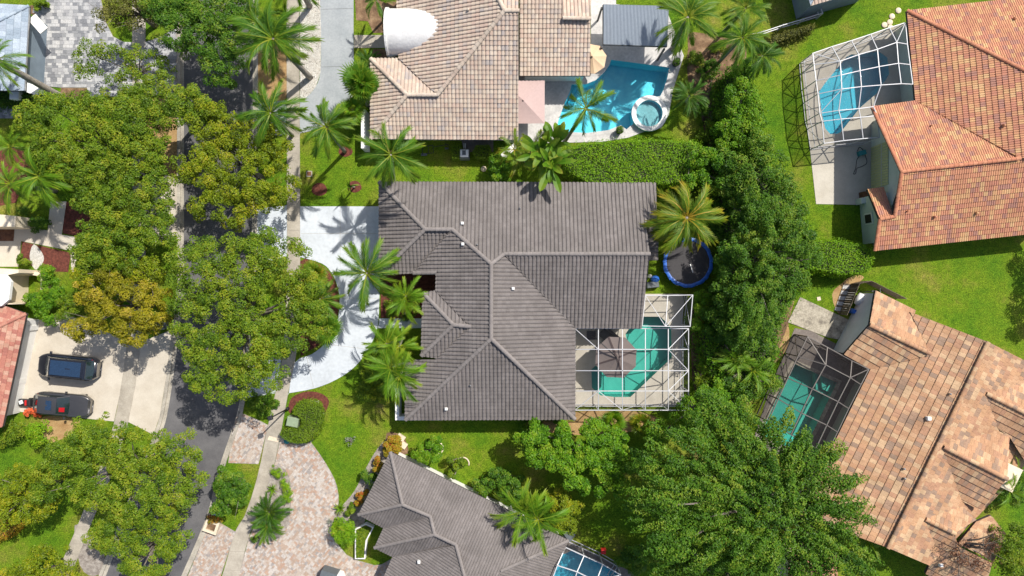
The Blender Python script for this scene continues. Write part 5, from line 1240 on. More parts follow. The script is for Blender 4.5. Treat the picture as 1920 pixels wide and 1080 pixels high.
# furniture under the enclosure
s = thing('patio_sofa', 'dark patio sofa behind the octagonal umbrella', 'sofa', W(1140, 632))
MB().box(W(1143, 634) + Vector((0, 0, .25)), (1.9, 0.9, 0.34), -0.7, .06).build('seat', M['black'], s); MB().box(W(1150, 626) + Vector((0, 0, .55)), (1.9, 0.22, 0.5), -0.7, .05).build('backrest', M['black'], s)
for k, (x, y) in enumerate(((1122, 650), (1128, 655))): pass
m = thing('grill', 'small black kettle grill at the umbrella edge', 'grill', W(1119, 652))
MB().lathe(W(1119, 652) + Vector((0, 0, .6)), [(0.05, -.12), (0.28, 0.05), (0.30, .16), (0.2, .34), (0.04, .40)], 14).build('kettle', M['black'], m)
for a in (0, 2.1, 4.2): MB().tube([W(1119, 652) + Vector((.12 * math.cos(a), .12 * math.sin(a), .55)), W(1119, 652) + Vector((.3 * math.cos(a), .3 * math.sin(a), .03))], 0.015, 5).build('leg', M['steel'], m)
# low white wall at the corner
MB().prism(PX([(741, 728), (748, 728), (748, 781), (826, 781), (826, 788), (741, 788)], 1.3), 0, 1.3).solo('garden_wall', M['wall_white'], 'low white L-shaped wall at the corner of the grey house', 'wall')
MB().prism(PX([(677, 205), (685, 205), (686, 278), (677, 278)], 1.6), 0, 1.6).solo('garden_wall', M['wall_white'], 'narrow white wall at the corner of the tan house', 'wall')
# pergola
pr = thing('pergola', 'corrugated grey metal pergola roof near the blue pool', 'pergola', W(1190, 60))
A, B, C_, D = [W(*p, 2.7) for p in ((1131, 9), (1253, 12), (1250, 87), (1131, 83))]; n = 46; V = []; F = []
for i in range(n * 2 + 1):
    t = i / (n * 2); zf = 0.035 if i % 2 else -0.0; p, q = A.lerp(B, t), D.lerp(C_, t); V += [(p.x, p.y, 2.78 + zf), (q.x, q.y, 2.70 + zf)]
    if i: F.append((2 * i - 2, 2 * i - 1, 2 * i + 1, 2 * i))
MB().add(V, F).build('roof_sheet', M['corr'], pr)
for p in (A, B, C_, D): MB().box((p.x * .985, p.y * .99, 1.34), (0.14, 0.14, 2.66)).build('post', M['black'], pr)
for p, q in ((A, B), (D, C_), (A, D), (B, C_)): MB().bar(p - Vector((0, 0, .08)), q - Vector((0, 0, .08)), 0.1, 0.14).build('beam', M['black'], pr)
# spa
c = W(1217.5, 212.5, 0.4); sp = thing('round_spa', 'round raised spa joined to the bright blue pool', 'spa', (c.x, c.y, 0)); r = 31 / KP
MB().lathe((c.x, c.y, 0), [(r * 1.05, 0), (r * 1.05, 0.42), (r, 0.45), (r * 0.80, 0.45), (r * 0.78, 0.40), (r * 0.77, -0.05), (r * 0.5, -0.06), (r * 0.48, -0.55), (0.02, -0.55)], 40).build('basin', M['pool_aqua'], sp)
MB().prism([(c.x + r * 1.07 * math.cos(a), c.y + r * 1.07 * math.sin(a)) for a in np.linspace(0, 6.283, 41)[:-1]], 0.40, 0.47, [[(c.x + r * .79 * math.cos(a), c.y + r * .79 * math.sin(a)) for a in np.linspace(0, 6.283, 41)[:-1]]]).build('coping', M['wall_white'], sp)
MB().prism([(c.x + r * .785 * math.cos(a), c.y + r * .785 * math.sin(a)) for a in np.linspace(0, 6.283, 41)[:-1]], 0.36, 0.36).build('water', M['water_aqua'], sp)
for x, y, lab in ((1265, 121, 'clipped topiary ball in a pot at the pool corner by the pergola'), (1160, 247, 'clipped topiary ball in a pot at the rounded end of the blue pool')):
    p = W(x, y); q = thing('potted_topiary', lab, 'planter', p); MB().lathe(p, [(0.22, 0), (0.30, 0.45), (0.26, 0.46), (0.02, 0.42)], 14).build('pot', M['black'], q)
    rg = np.random.default_rng(int(x)); d = rg.normal(size=(420, 3)); d /= np.linalg.norm(d, axis=1)[:, None]
    V, F = leaf_quads(np.array(p) + [0, 0, .72] + d * .33, d + rg.normal(0, .3, d.shape), np.full(420, .11), np.full(420, .06), rg); np_obj('foliage', V, F, M['leaf_dark'], q, rg.random(420))
# lamp post, utility things, mailbox
l = thing('lamp_post', 'black street lamp post standing beside the round hedge', 'lamp post', W(540, 766))
b = W(540, 766); MB().tube([b, b + Vector((0, 0, 4.1))], [0.07, 0.05], 10).build('post', M['black'], l); MB().box(b + Vector((0, 0, 4.28)), (0.34, 0.34, 0.32), 0.3, 0.06).build('lantern', M['black'], l); MB().lathe(b, [(0.16, 0), (0.14, .25), (0.08, .4)], 10).build('base', M['black'], l)
MB().box(W(554, 788) + Vector((0, 0, .45)), (0.98, 0.80, 0.9), -0.2, 0.06).solo('transformer_box', M['green_box'], 'pale green utility box in the hollow of the round hedge', 'utility box')
m = MB(); m.lathe(W(538, 827), [(0.25, 0), (0.25, .06), (0.21, .09), (0.02, .10)], 16); m.solo('meter_lid', M['teal_pl'], 'teal round lid at the foot of the round hedge', 'lid')
MB().box(W(591, 752) + Vector((0, 0, .2)), (0.72, 0.14, 0.22), -0.05, 0.03).solo('marker_block', M['white_pl'], 'small white bar on the red mulch arc', 'marker')
m = thing('drain_cover', 'square concrete drain cover in the front lawn', 'cover', W(580, 326)); MB().box(W(580, 326) + Vector((0, 0, .03)), (.5, .5, .06)).build('frame', M['walk'], m); MB().box(W(580, 326) + Vector((0, 0, .035)), (.34, .34, .06)).build('grate', M['brown_wood'], m)
mb_ = thing('mailbox_planter', 'white square planter with mailbox and orange flowers by the kerb', 'planter', W(400, 985))
q = [(384, 991), (409, 1000), (416, 978), (392, 970)]; P = PX(q); MB().prism(P, 0, 0.5, [inset(P, 0.22)]).build('planter_wall', M['stone_lt'], mb_); MB().prism(inset(P, 0.21), 0, 0.34).build('soil', M['dirt'], mb_)
rg = np.random.default_rng(8); Cn = np.array([W(400 + rg.normal(0, 6), 974 + rg.normal(0, 3), 0.55 + rg.random() * .2) for _ in range(22)]); foliage('flowers', Cn, rg, 0.14, 30, 0.10, M['leaf_croton'], mb_)
mp = MB().box(W(404, 962, 1.1), (0.62, 0.30, 0.34), -0.1, 0.08).build('mailbox', M['blue_pad'], mb_)
cd = bpy.data.curves.new('house_number', 'FONT'); cd.body = '361'; cd.size = 0.26; cd.align_x = 'CENTER'; cd.align_y = 'CENTER'; cd.extrude = 0.004; cd.materials.append(M['white_pl'])
to = bpy.data.objects.new('n', cd); col.objects.link(to); me = bpy.data.meshes.new_from_object(to.evaluated_get(bpy.context.evaluated_depsgraph_get())); bpy.data.objects.remove(to)
o = bpy.data.objects.new('house_number', me); link(o, mb_); o.location = W(404, 962, 1.1) - Vector(mb_.location) + Vector((0, 0, .176)); o.rotation_euler = (0, 0, -0.1)
MB().bar(W(404, 962, 0.9) * 1.0, Vector((W(404, 962, 1.1).x, W(404, 962, 1.1).y, 0)), 0.1, 0.1).build('mailbox_post', M['wood'], mb_)
tb = thing('trash_bin', 'dark grey wheeled bin by the kerb under the golden tree', 'bin', W(309, 610)); c = W(309, 610)
MB().box(c + Vector((0, 0, .5)), (.78, .62, 1.0), .15, .03).build('body', M['gray_pl'], tb); MB().box(c + Vector((0, 0, 1.04)), (.86, .70, .10), .15, .05).build('lid', M['gray_pl'], tb)
for s_ in (-1, 1): MB().tube([c + Vector((-.36, s_ * .30, .12)), c + Vector((-.36, s_ * .24, .12))], 0.12, 10).build('wheel', M['tyre'], tb)
mw = thing('garden_cart', 'small dark cart with red details against the garage pillar', 'cart', W(54, 753)); c = W(54, 753)
MB().box(c + Vector((0, 0, .42)), (1.0, .55, .4), -.05, .08).build('tub', M['black'], mw); MB().bar(c + Vector((.2, -.22, .66)), c + Vector((.2, .22, .66)), .12, .08).build('handle', M['red_pl'], mw); MB().box(c + Vector((-.2, .05, .64)), (.3, .3, .08), .4).build('lid', M['white_pl'], mw)
for s_ in (-1, 1): MB().tube([c + Vector((.3, s_ * .33, .16)), c + Vector((.3, s_ * .26, .16))], .16, 10).build('wheel', M['tyre'], mw)
# side yard of the tan house
ac = thing('air_conditioner', 'white-topped air conditioner unit between two clipped shrubs', 'air conditioner', W(872, 294)); c = W(872, 292)
MB().box(c + Vector((0, 0, .45)), (.82, .82, .9), 0, .03).build('cabinet', M['gray_pl'], ac); MB().box(c + Vector((0, 0.02, .95)), (.70, .62, .1), 0, .04).build('top_cover', M['white_pl'], ac); MB().box(c + Vector((-.02, .06, 1.01)), (.30, .40, .03)).build('fan_grille', M['gray_pl'], ac)
for k in (-1, 1): MB().tube([c + Vector((.06 * k, .5, .5)), c + Vector((.06 * k, .95, .5))], .03, 6).build('pipe', M['white_pl'], ac)
dl = thing('folded_lounger', 'black folded lounge frame lying on grass below the tan roof', 'lounger', W(808, 282))
for p, q in (((792, 290), (812, 288)), ((794, 276), (812, 274)), ((793, 274), (793, 292)), ((804, 274), (804, 290)), ((812, 272), (814, 288)), ((812, 277), (842, 272)), ((835, 270), (842, 276))): MB().bar(W(*p) + Vector((0, 0, .3)), W(*q) + Vector((0, 0, .34)), .05, .05).build('rail', M['black'], dl)
MB().box(W(796, 291) + Vector((0, 0, .3)), (.5, .2, .08), .05).build('footrest', M['gray_pl'], dl); MB().box(W(838, 279) + Vector((0, 0, .2)), (.3, .14, .08)).build('pad', M['gray_pl'], dl)
m = MB(); m.lathe(W(907, 317), [(0.24, 0), (0.26, .1), (0.14, .24), (0.02, .27)], 7); m.solo('pale_rock', M['stone_lt'], 'pale triangular rock on the side lawn', 'rock')
MB().prism(PX([(938, 290), (966, 266), (974, 272), (946, 297)], .4), 0, .4).solo('garden_wall', M['wall_white'], 'short white slanted wall beside the round green shrub', 'wall')
# yard below the grey house
for x, y, r_, a0, a1, lab in ((820, 840, 11, -1.3, 1.6, 'curved white edging arc around the larger citrus bush'), (868, 869, 11.5, -3.0, 0.3, 'curved white edging arc around the smaller citrus bush')):
    m = MB(); c = W(x, y); pts = [c + Vector((r_ / KP * math.cos(-a), r_ / KP * math.sin(-a), .05)) for a in np.linspace(a0, a1, 14)]; m.tube(pts, .06, 6); m.solo('edging_arc', M['stone_lt'], lab, 'edging')
for x, y, lab in ((752, 820, 'cream edging block beside the yellow croton, upper one'), (756, 833, 'cream edging block beside the yellow croton, lower one')): MB().box(W(x, y) + Vector((0, 0, .15)), (.7, .5, .3), -.6, .03).solo('edging_block', M['stone_lt'], lab, 'edging block')
m = MB(); m.lathe(W(911, 898), [(.20, 0), (.28, .42), (.30, .5), (.24, .5), (.02, .42)], 16); m.solo('flower_pot', M['terracotta'], 'round terracotta pot on the back lawn', 'pot')
rc_ = thing('garden_chair', 'red plastic chair on the shaded lawn near the bottom pool', 'chair', W(1130, 1030)); c = W(1130, 1030)
MB().box(c + Vector((0, 0, .42)), (.42, .5, .06), .1, .02).build('seat', M['red_pl'], rc_); MB().box(c + Vector((-.02, .26, .68)), (.42, .08, .5), .1, .03).build('backrest', M['red_pl'], rc_)
for dx in (-.17, .17):
    for dy in (-.2, .2): MB().tube([c + Vector((dx, dy, 0)), c + Vector((dx, dy, .42))], .02, 5).build('leg', M['red_pl'], rc_)
for i, (x, y) in enumerate(((940, 930), (958, 945))): MB().tube([W(x, y), W(x, y) + Vector((0, 0, 1.1))], .05, 8).solo('white_post', M['white_pl'], ('slim white post at the eave of the plain grey roof', 'second slim white post nearer the yellowish palm')[i], 'post')
MB().prism(PX([(1056, 1000), (1068, 993), (1079, 1003), (1068, 1018)], .8), 0, .8).solo('pump_housing', M['gray_pl'], 'grey pump box at the eave tip of the plain grey roof', 'box')
pb = thing('curb_planter', 'long white-edged planter box with clipped grass beside the paver drive', 'planter', W(680, 1020))
P = PX([(668, 988), (688, 978), (703, 985), (690, 1010), (687, 1044), (668, 1044)]); MB().prism(P, 0, .5, [inset(P, .10)]).build('planter_wall', M['wall_white'], pb)
rg = np.random.default_rng(3); pl_ = np.array([(p[0], p[1]) for p in inset(P, .15)]); lo, hi = pl_.min(0), pl_.max(0); Q = lo + rg.random((3000, 2)) * (hi - lo); Q = Q[inside(Q, pl_)]
V, F = leaf_quads(np.concatenate([Q, np.full((len(Q), 1), .55) + rg.normal(0, .05, (len(Q), 1))], 1), rg.normal(0, .5, (len(Q), 3)) + [0, 0, 1], np.full(len(Q), .17), np.full(len(Q), .08), rg); np_obj('foliage', V, F, M['leaf_lime'], pb, rg.random(len(Q))); MB().prism(inset(P, .15), 0, .45).build('soil', M['dirt'], pb)
tk = thing('parked_trailer', 'dark flat trailer roof with a white panel at the bottom edge of the picture', 'trailer', W(625, 1090))
MB().prism(PX([(603, 1069), (632, 1078), (620, 1120), (590, 1110)], 1.4), .3, 1.4).build('body', M['gray_pl'], tk); MB().prism(PX([(621, 1073), (640, 1079), (650, 1110), (634, 1104)], 1.2), .3, 1.2).build('panel', M['white_pl'], tk)
# upper corner yard
for i, (x, y) in enumerate(((1684, 20), (1672, 31), (1668, 42), (1658, 47), (1669, 52))):
    m = MB(); m.lathe(W(x, y), [(.24, 0), (.25, .05), (.22, .08), (.02, .085)], 18); m.solo('stepping_stone', M['stone_lt'], ('cream stepping stone nearest the terracotta roof', 'second cream stepping stone from the terracotta roof', 'third cream stepping stone from the terracotta roof', 'outermost cream stepping stone of the curved row', 'cream stepping stone touching the screen room')[i], 'stepping stone', 'round stepping stones')
fn = thing('rail_fence', 'white rail fence crossing the upper lawn', 'fence', W(1475, 55)); pts = [(1400, 74), (1422, 69), (1458, 57), (1495, 46), (1530, 35), (1524, 10)]
for a, b in zip(pts[:-1], pts[1:]):
    for zz_ in (.5, 1.15): MB().bar(W(*a) + Vector((0, 0, zz_)), W(*b) + Vector((0, 0, zz_)), .06, .10).build('rail', M['alu_white'], fn)
for p in pts: MB().box(W(*p) + Vector((0, 0, .62)), (.12, .12, 1.24), .3, .03).build('post', M['alu_white'], fn)
hs_ = thing('hose_reel', 'teal hose reel with a loose black hose on the concrete patio', 'hose reel', W(1612, 288)); MB().box(W(1613, 288) + Vector((0, 0, .25)), (.6, .4, .5), .3, .05).build('box', M['teal_pl'], hs_)
c = [(1612, 292), (1606, 300), (1604, 315), (1600, 326), (1604, 325), (1606, 316), (1616, 312), (1625, 305), (1622, 292), (1618, 282), (1611, 276), (1607, 284)]; MB().tube([W(*p) + Vector((0, 0, .05)) for p in smooth_poly(c, 4, False)], .025, 5).build('hose', M['black'], hs_)
wh = thing('water_heater', 'pale green tank box against the small gable extension', 'box', W(1616, 378)); MB().box(W(1614, 378) + Vector((0, 0, .5)), (.9, .5, 1.0), .12, .06).build('cabinet', M['wall_green'], wh); MB().box(W(1618, 366) + Vector((0, 0, .4)), (.7, .5, .8), .12, .02).build('crate', M['brown_wood'], wh)
# fenced nook behind the brown house
fe = thing('wood_fence', 'dark weathered plank fence round the nook beside the brown roof', 'fence', W(1600, 545)); seq = [(1572, 590), (1595, 532), (1617, 527), (1682, 560)]
for a, b in zip(seq[:-1], seq[1:]):
    A, B = W(*a), W(*b); n = int((B - A).length / .2)
    for i in range(n):
        p = A.lerp(B, (i + .5) / n); MB().box((p.x, p.y, .75), (.17, .035, 1.5 + .04 * ((i * 7) % 3)), math.atan2((B - A).y, (B - A).x)).build('plank', M['wood'], fe)
dk = thing('plank_deck', 'grey plank deck inside the fenced nook', 'deck', W(1595, 560))
for i in range(15):
    p = W(1594 + (i * -1.2), 534 + i * 3.4); MB().box((p.x, p.y, .06), (1.15, .15, .06), -.1).build('plank', M['deck_gray'] if i % 3 else M['wood'], dk)
pd_ = thing('plank_walk', 'brown slatted duckboard next to the white gable wall', 'deck', W(1620, 575))
for i in range(11): p = W(1625 - i * 1.5, 560 + i * 3.0); MB().box((p.x, p.y, .05), (1.0, .10, .06), -.12).build('slat', M['wood'], pd_)
m = MB(); m.tube([W(1612, 552) + Vector((0, 0, .5)), W(1606, 562) + Vector((0, 0, .45)), W(1600, 570) + Vector((0, 0, .4))], [.3, .34, .16], 10); m.solo('covered_bundle', M['white_pl'], 'white wrapped bundle on the plank deck', 'bundle')
MB().box(W(1597, 584) + Vector((0, 0, .3)), (.5, .36, .6), -.4, .06).solo('blue_cooler', M['blue_pad'], 'dark blue cooler box at the end of the plank deck', 'cooler')
m = thing('dark_bicycle', 'black bicycle jumble in the corner of the fenced nook', 'bicycle', W(1630, 545)); c = W(1630, 546)
for dx in (-.5, .5): MB().tube([c + Vector((dx + .33 * math.cos(a), .1 * dx, .35 + .33 * math.sin(a))) for a in np.linspace(0, 6.28, 13)], .025, 5).build('wheel', M['tyre'], m)
MB().tube([c + Vector((-.5, 0, .35)), c + Vector((-.1, 0, .8)), c + Vector((.4, 0, .85)), c + Vector((.5, 0, .35))], .025, 5).build('frame', M['black'], m); MB().box(c + Vector((-.15, 0, .9)), (.26, .14, .06)).build('saddle', M['black'], m); MB().bar(c + Vector((.42, -.28, .95)), c + Vector((.42, .28, .95)), .03, .03).build('handlebar', M['steel'], m)
MB().box(W(1535, 560) + Vector((0, 0, .03)), (.3, .3, .06), .2).solo('stepping_stone', M['stone_lt'], 'small square pale stone alone on the lawn by the weathered slab', 'stepping stone')
bx = thing('tank_cover', 'two pale concrete steps at the side of the brown roof', 'steps', W(1905, 878)); 
for i, (x, y) in enumerate(((1894, 876), (1909, 886))): MB().box(W(x, y) + Vector((0, 0, .2 + .08 * i)), (.62, .8, .4), -.5, .03).build('step', M['walk'], bx)

# ================================================================== VEGETATION
m_ = M
tree('street_tree', 'dense dark green street tree at the top edge above the road', [(330, 40, 52), (395, 55, 62), (440, 20, 45), (415, 120, 42), (365, -5, 55), (300, 15, 34), (440, 80, 34)], 7.0, m_['leaf_dark'], 21, rc=.43, flat=.42)
tree('street_tree', 'sparse airy tree over the gray paver driveway', [(165, 105, 34), (205, 100, 24), (245, 118, 38), (285, 128, 34), (155, 140, 18), (238, 155, 36), (310, 140, 20)], 5.2, m_['leaf_mid'], 22, rc=.45, cover=.62, per=90, flat=.35, bare=1, trunk=.13)
tree('street_tree', 'broad olive-green tree between the gravel path and the blue-grey house', [(110, 235, 66), (190, 225, 62), (60, 225, 34), (160, 300, 62), (240, 250, 52), (90, 290, 40)], 7.0, m_['leaf_mid'], 23, rc=.44, flat=.36)
tree('street_tree', 'green tree leaning over the kerb north of the yellowish crown', [(300, 190, 48), (350, 195, 44), (285, 225, 40), (380, 210, 26), (255, 190, 28)], 6.6, m_['leaf_mid'], 24, rc=.43, flat=.4)
tree('street_tree', 'rounded green tree over the cream garden patio', [(250, 300, 50), (290, 290, 42), (200, 350, 48), (260, 350, 46), (170, 370, 32), (300, 330, 32)], 6.5, m_['leaf_mid'], 25, rc=.44, flat=.36)
tree('street_tree', 'yellow-green street tree standing over the sidewalk beside the tan lot', [(400, 235, 50), (385, 310, 52), (450, 270, 52), (475, 340, 58), (430, 385, 44), (520, 295, 32), (525, 355, 32), (385, 385, 34), (500, 250, 30)], 6.6, m_['leaf_yel'], 26, rc=.43, flat=.36)
tree('street_tree', 'light green tree above the red mulch bed', [(195, 400, 46), (260, 405, 50), (180, 460, 46), (235, 465, 42), (290, 440, 34), (150, 480, 28), (310, 395, 24)], 6.2, m_['leaf_mid'], 27, rc=.43, flat=.34)
tree('street_tree', 'golden thinning tree shading the top of the cream driveway', [(235, 560, 46), (275, 585, 36), (190, 590, 38), (150, 615, 26), (245, 620, 34), (285, 545, 26), (200, 535, 36), (160, 545, 24), (305, 560, 16)], 5.8, m_['leaf_gold'], 28, rc=.43, flat=.34, cover=.85, bare=2, per=130)
tree('street_tree', 'green-yellow tree beside the golden one, nearer the red mulch', [(160, 510, 30), (210, 505, 34), (255, 500, 32), (290, 505, 28)], 5.4, m_['leaf_yel'], 128, rc=.44, flat=.36, cover=.9, bare=1)
tree('street_tree', 'huge spreading green tree between the road and the white driveway', [(375, 500, 60), (465, 485, 54), (540, 500, 46), (350, 575, 36), (440, 560, 70), (560, 560, 44), (395, 655, 58), (475, 640, 68), (535, 640, 42), (430, 715, 46), (495, 700, 42), (335, 520, 24), (495, 450, 26), (375, 705, 34), (345, 625, 24), (590, 545, 34), (595, 595, 36), (570, 625, 30), (555, 470, 26)], 8.0, m_['leaf_mid'], 29, rc=.46, flat=.34, trunk=.32, limbs=24, base=(480, 600))
tree('street_tree', 'wide light green tree over the road bend at the lower corner', [(165, 836, 50), (250, 858, 62), (335, 855, 42), (115, 865, 46), (325, 925, 50), (245, 935, 60), (175, 915, 46), (90, 905, 34), (360, 905, 26), (210, 808, 18)], 6.8, m_['leaf_mid'], 30, rc=.43, flat=.34, limbs=20)
tree('street_tree', 'yellowish tree cut by the picture edge beside the lower lawn', [(30, 910, 42), (60, 945, 38), (15, 965, 36), (70, 895, 24)], 5.5, m_['leaf_yel'], 31, rc=.43, flat=.4)
tree('street_tree', 'light green tree below the wide tree at the road bend', [(225, 1010, 46), (300, 1005, 44), (265, 1055, 44), (185, 1005, 26), (325, 1025, 26), (260, 1090, 40)], 6.2, m_['leaf_mid'], 32, rc=.43, flat=.34)
tree('garden_tree', 'olive bush-like tree in the bottom corner of the picture', [(75, 1065, 44), (30, 1075, 36), (120, 1080, 26), (60, 1100, 50)], 4.0, m_['leaf_yel'], 33, rc=.43, flat=.4)
tree('garden_tree', 'thin olive tree at the top edge above the small round lawn', [(215, 10, 36), (250, 25, 30), (200, 40, 20), (290, 20, 26), (240, -15, 36)], 5.0, m_['leaf_olive'], 34, rc=.45, cover=.75, per=90, flat=.35, bare=2)
tree('large_tree', 'huge dark green tree with spreading sprays below the black screen room', [(1290, 845, 66), (1385, 815, 72), (1470, 860, 76), (1240, 920, 56), (1350, 930, 84), (1470, 970, 88), (1300, 1010, 66), (1420, 1050, 82), (1545, 1010, 70), (1560, 930, 46), (1555, 870, 34), (1605, 1050, 40), (1235, 1000, 44), (1340, 780, 36), (1590, 905, 22), (1605, 960, 22), (1225, 860, 32), (1430, 905, 60), (1380, 880, 50), (1400, 1000, 60), (1510, 1060, 50)], 9.5, m_['leaf_dark'], 35, rc=.6, flat=.34, trunk=.4, limbs=30, sprays=True, leaf=.185, per=120, cover=1.3, base=(1400, 900))
tree('large_tree', 'tall dark tree leaning over the bottom edge near the red-brown roof', [(1330, 1080, 50), (1260, 1075, 42), (1400, 1110, 60), (1230, 1050, 30)], 6.5, m_['leaf_dark'], 135, rc=.7, flat=.4, sprays=True, leaf=.24)
tree('garden_tree', 'bright round-leaved tree beside the dry strip below the grey roof', [(1005, 825, 36), (1065, 835, 42), (1120, 830, 40), (1165, 850, 44), (1100, 885, 46), (1150, 900, 30), (1015, 860, 30), (1050, 870, 30)], 4.8, m_['leaf_bright'], 36, rc=.44, flat=.34, leaf=.22)
tree('garden_tree', 'dark conifer-like tree beyond the trampoline', [(1440, 430, 50), (1455, 490, 54), (1415, 545, 46), (1395, 470, 34), (1480, 440, 36), (1395, 595, 36), (1430, 590, 36), (1430, 385, 34)], 7.0, m_['leaf_dark'], 37, rc=.48, flat=.42, sprays=True, per=120)
tree('garden_tree', 'mid green tree above the conifer-like one, beside the long lawn', [(1440, 310, 38), (1465, 350, 34), (1400, 330, 34), (1425, 275, 30)], 5.5, m_['leaf_dark'], 38, rc=.48, flat=.4)
tree('garden_tree', 'bright green tall shrub tree between two pools, along the back lawn', [(1385, 175, 34), (1395, 225, 36), (1380, 265, 36), (1410, 195, 26), (1390, 140, 26), (1360, 240, 20)], 4.2, m_['leaf_bright'], 39, rc=.45, flat=.4, leaf=.17)
tree('garden_tree', 'bright green tree at the end of the flat hedge', [(1310, 295, 28), (1335, 315, 30), (1300, 325, 26), (1345, 290, 16), (1340, 345, 18)], 4.0, m_['leaf_bright'], 40, rc=.45, flat=.45, leaf=.18)
tree('garden_tree', 'green tree filling the corner between the flat hedge and the back trees', [(1375, 305, 28), (1390, 360, 30), (1365, 345, 20), (1395, 405, 26)], 4.6, m_['leaf_dark'], 41, rc=.43, flat=.4, leaf=.2)
tree('garden_tree', 'light green tree touching the corner of the white screen enclosure', [(1310, 770, 30), (1290, 800, 30), (1345, 745, 34), (1370, 770, 34), (1230, 815, 26), (1310, 730, 18)], 4.4, m_['leaf_bright'], 42, rc=.43, flat=.4)
tree('garden_tree', 'mid green tree between the areca palm and the dark conifer-like tree', [(1390, 640, 34), (1420, 620, 30), (1360, 620, 26), (1440, 650, 18), (1375, 590, 26), (1345, 590, 20)], 4.6, m_['leaf_dark'], 43, rc=.43, flat=.4)
shrub('shrub', 'leafy green shrub on the east side of the screen enclosure', [(1310, 580, 18), (1318, 560, 16), (1305, 610, 14)], 2.6, m_['leaf_bright'], 44)
tree('garden_tree', 'russet leafless-looking tree shading the brown tiled roof', [(1820, 1030, 34), (1850, 1010, 26), (1805, 1060, 26), (1780, 1040, 20), (1850, 1050, 26)], 5.6, m_['leaf_russet'], 45, rc=.43, cover=.5, per=26, flat=.4, bare=3, leaf=.14)
tree('garden_tree', 'green tree cut by the corner of the picture below the brown roof', [(1895, 1010, 34), (1905, 1060, 36), (1880, 1040, 20)], 4.2, m_['leaf_mid'], 46, rc=.43, flat=.4)
tree('garden_tree', 'dark tree shading the end of the wide back lawn', [(2045, 455, 30), (2050, 515, 34), (2040, 570, 26)], 5.0, m_['leaf_dark'], 146, rc=.43, flat=.4)
tree('garden_tree', 'yellow-green bushy tree behind the areca palm on the bottom lawn', [(1055, 940, 26), (1070, 965, 24), (1045, 975, 18), (1065, 985, 16)], 3.4, m_['leaf_yel'], 47, rc=.4, flat=.45, leaf=.17)
tree('garden_tree', 'small dark tree on the grass verge by the mailbox planter', [(425, 905, 28), (432, 935, 26), (418, 950, 20), (440, 915, 20), (412, 925, 16)], 3.2, m_['leaf_dark'], 48, rc=.36, flat=.4, cover=.9, leaf=.16, bare=1)
tree('citrus_tree', 'leafy citrus bush at the tip of the plain grey roof', [(798, 850, 18), (815, 835, 16), (785, 845, 14), (808, 862, 14)], 2.2, m_['leaf_bright'], 49, rc=.3, flat=.45, cover=.9, leaf=.16)
tree('citrus_tree', 'smaller citrus bush with dark leaves in the lawn', [(858, 875, 14), (850, 890, 10), (868, 865, 10), (845, 862, 8)], 1.6, m_['leaf_mid'], 50, rc=.26, flat=.45, cover=.75, leaf=.15)
shrub('shrub', 'broad dark shrub below the terracotta pot', [(905, 915, 20), (935, 900, 22), (960, 900, 20), (945, 920, 18), (970, 925, 14)], 2.0, m_['leaf_dark'], 51, leaf=.18)
shrub('shrub', 'yellow and orange croton at the top tip of the plain grey roof', [(738, 825, 12), (745, 840, 10), (730, 840, 12), (728, 850, 9)], 1.1, m_['leaf_croton'], 52, rc=.22, leaf=.16)
shrub('shrub', 'rust-red croton halfway down the gray planting bed', [(706, 875, 9), (712, 862, 8)], .9, m_['leaf_croton'], 53, rc=.2, leaf=.15)
shrub('shrub', 'dark green shrub in the gray planting bed by the hip roof', [(693, 895, 12), (700, 910, 10), (684, 888, 9)], 1.2, m_['leaf_dark'], 54, rc=.25)
shrub('shrub', 'orange croton at the lower end of the gray planting bed', [(677, 930, 9), (672, 940, 7)], .9, m_['leaf_croton'], 55, rc=.2, leaf=.15)
shrub('shrub', 'small lime shrub between the agave and the planter box', [(662, 955, 9), (655, 962, 7)], .8, m_['leaf_lime'], 56, rc=.2)
shrub('shrub', 'silvery wispy shrub flat on the lawn beside the paver drive', [(655, 830, 10), (665, 823, 7)], .5, m_['leaf_silver'], 57, rc=.2, cover=.5, per=14)
shrub('ball_shrub', 'large clipped round bush beside the paver drive', [(642, 1003, 26)], 2.0, m_['leaf_hedge'], 58, rc=.3, flat=.8, cover=1.8, leaf=.11)
for i, (x, y, r) in enumerate(((514, 883, 9), (524, 890, 9), (531, 905, 8), (538, 917, 8), (537, 928, 8), (538, 938, 8))):
    shrub('ball_shrub', ('first small ball shrub from the tip of the driveway island', 'second small ball shrub from the tip of the driveway island', 'third small ball shrub along the driveway island', 'fourth small ball shrub along the driveway island', 'fifth small ball shrub along the driveway island', 'ball shrub touching the palm on the driveway island')[i], [(x, y, r)], .7, m_['leaf_hedge'], 60 + i, rc=.16, flat=.8, cover=1.6, leaf=.07, per=40, group='small ball shrubs on the driveway island')
shrub('ball_shrub', 'small ball shrub at the foot of the driveway island', [(477, 1010, 8)], .7, m_['leaf_dark'], 66, rc=.16, flat=.8, cover=1.6, leaf=.07, per=40)
hedge('hedge', 'round clipped hedge with a notch, beside the sidewalk', smooth_poly([(556, 758), (578, 752), (597, 760), (602, 785), (596, 812), (575, 829), (548, 830), (527, 818), (530, 805), (545, 803), (560, 803), (566, 795), (562, 782), (550, 775)], 3), 1.1, m_['leaf_lime'], 67, dens=420, leaf=.11, rough=.07)
hedge('hedge', 'long flat-topped hedge between the tan house and the grey house', [(1058, 285), (1090, 270), (1150, 265), (1230, 262), (1310, 266), (1335, 300), (1325, 338), (1250, 346), (1160, 344), (1100, 342), (1060, 318)], 2.8, m_['leaf_hedge'], 68, dens=300, leaf=.13, rough=.16, lump=.12)
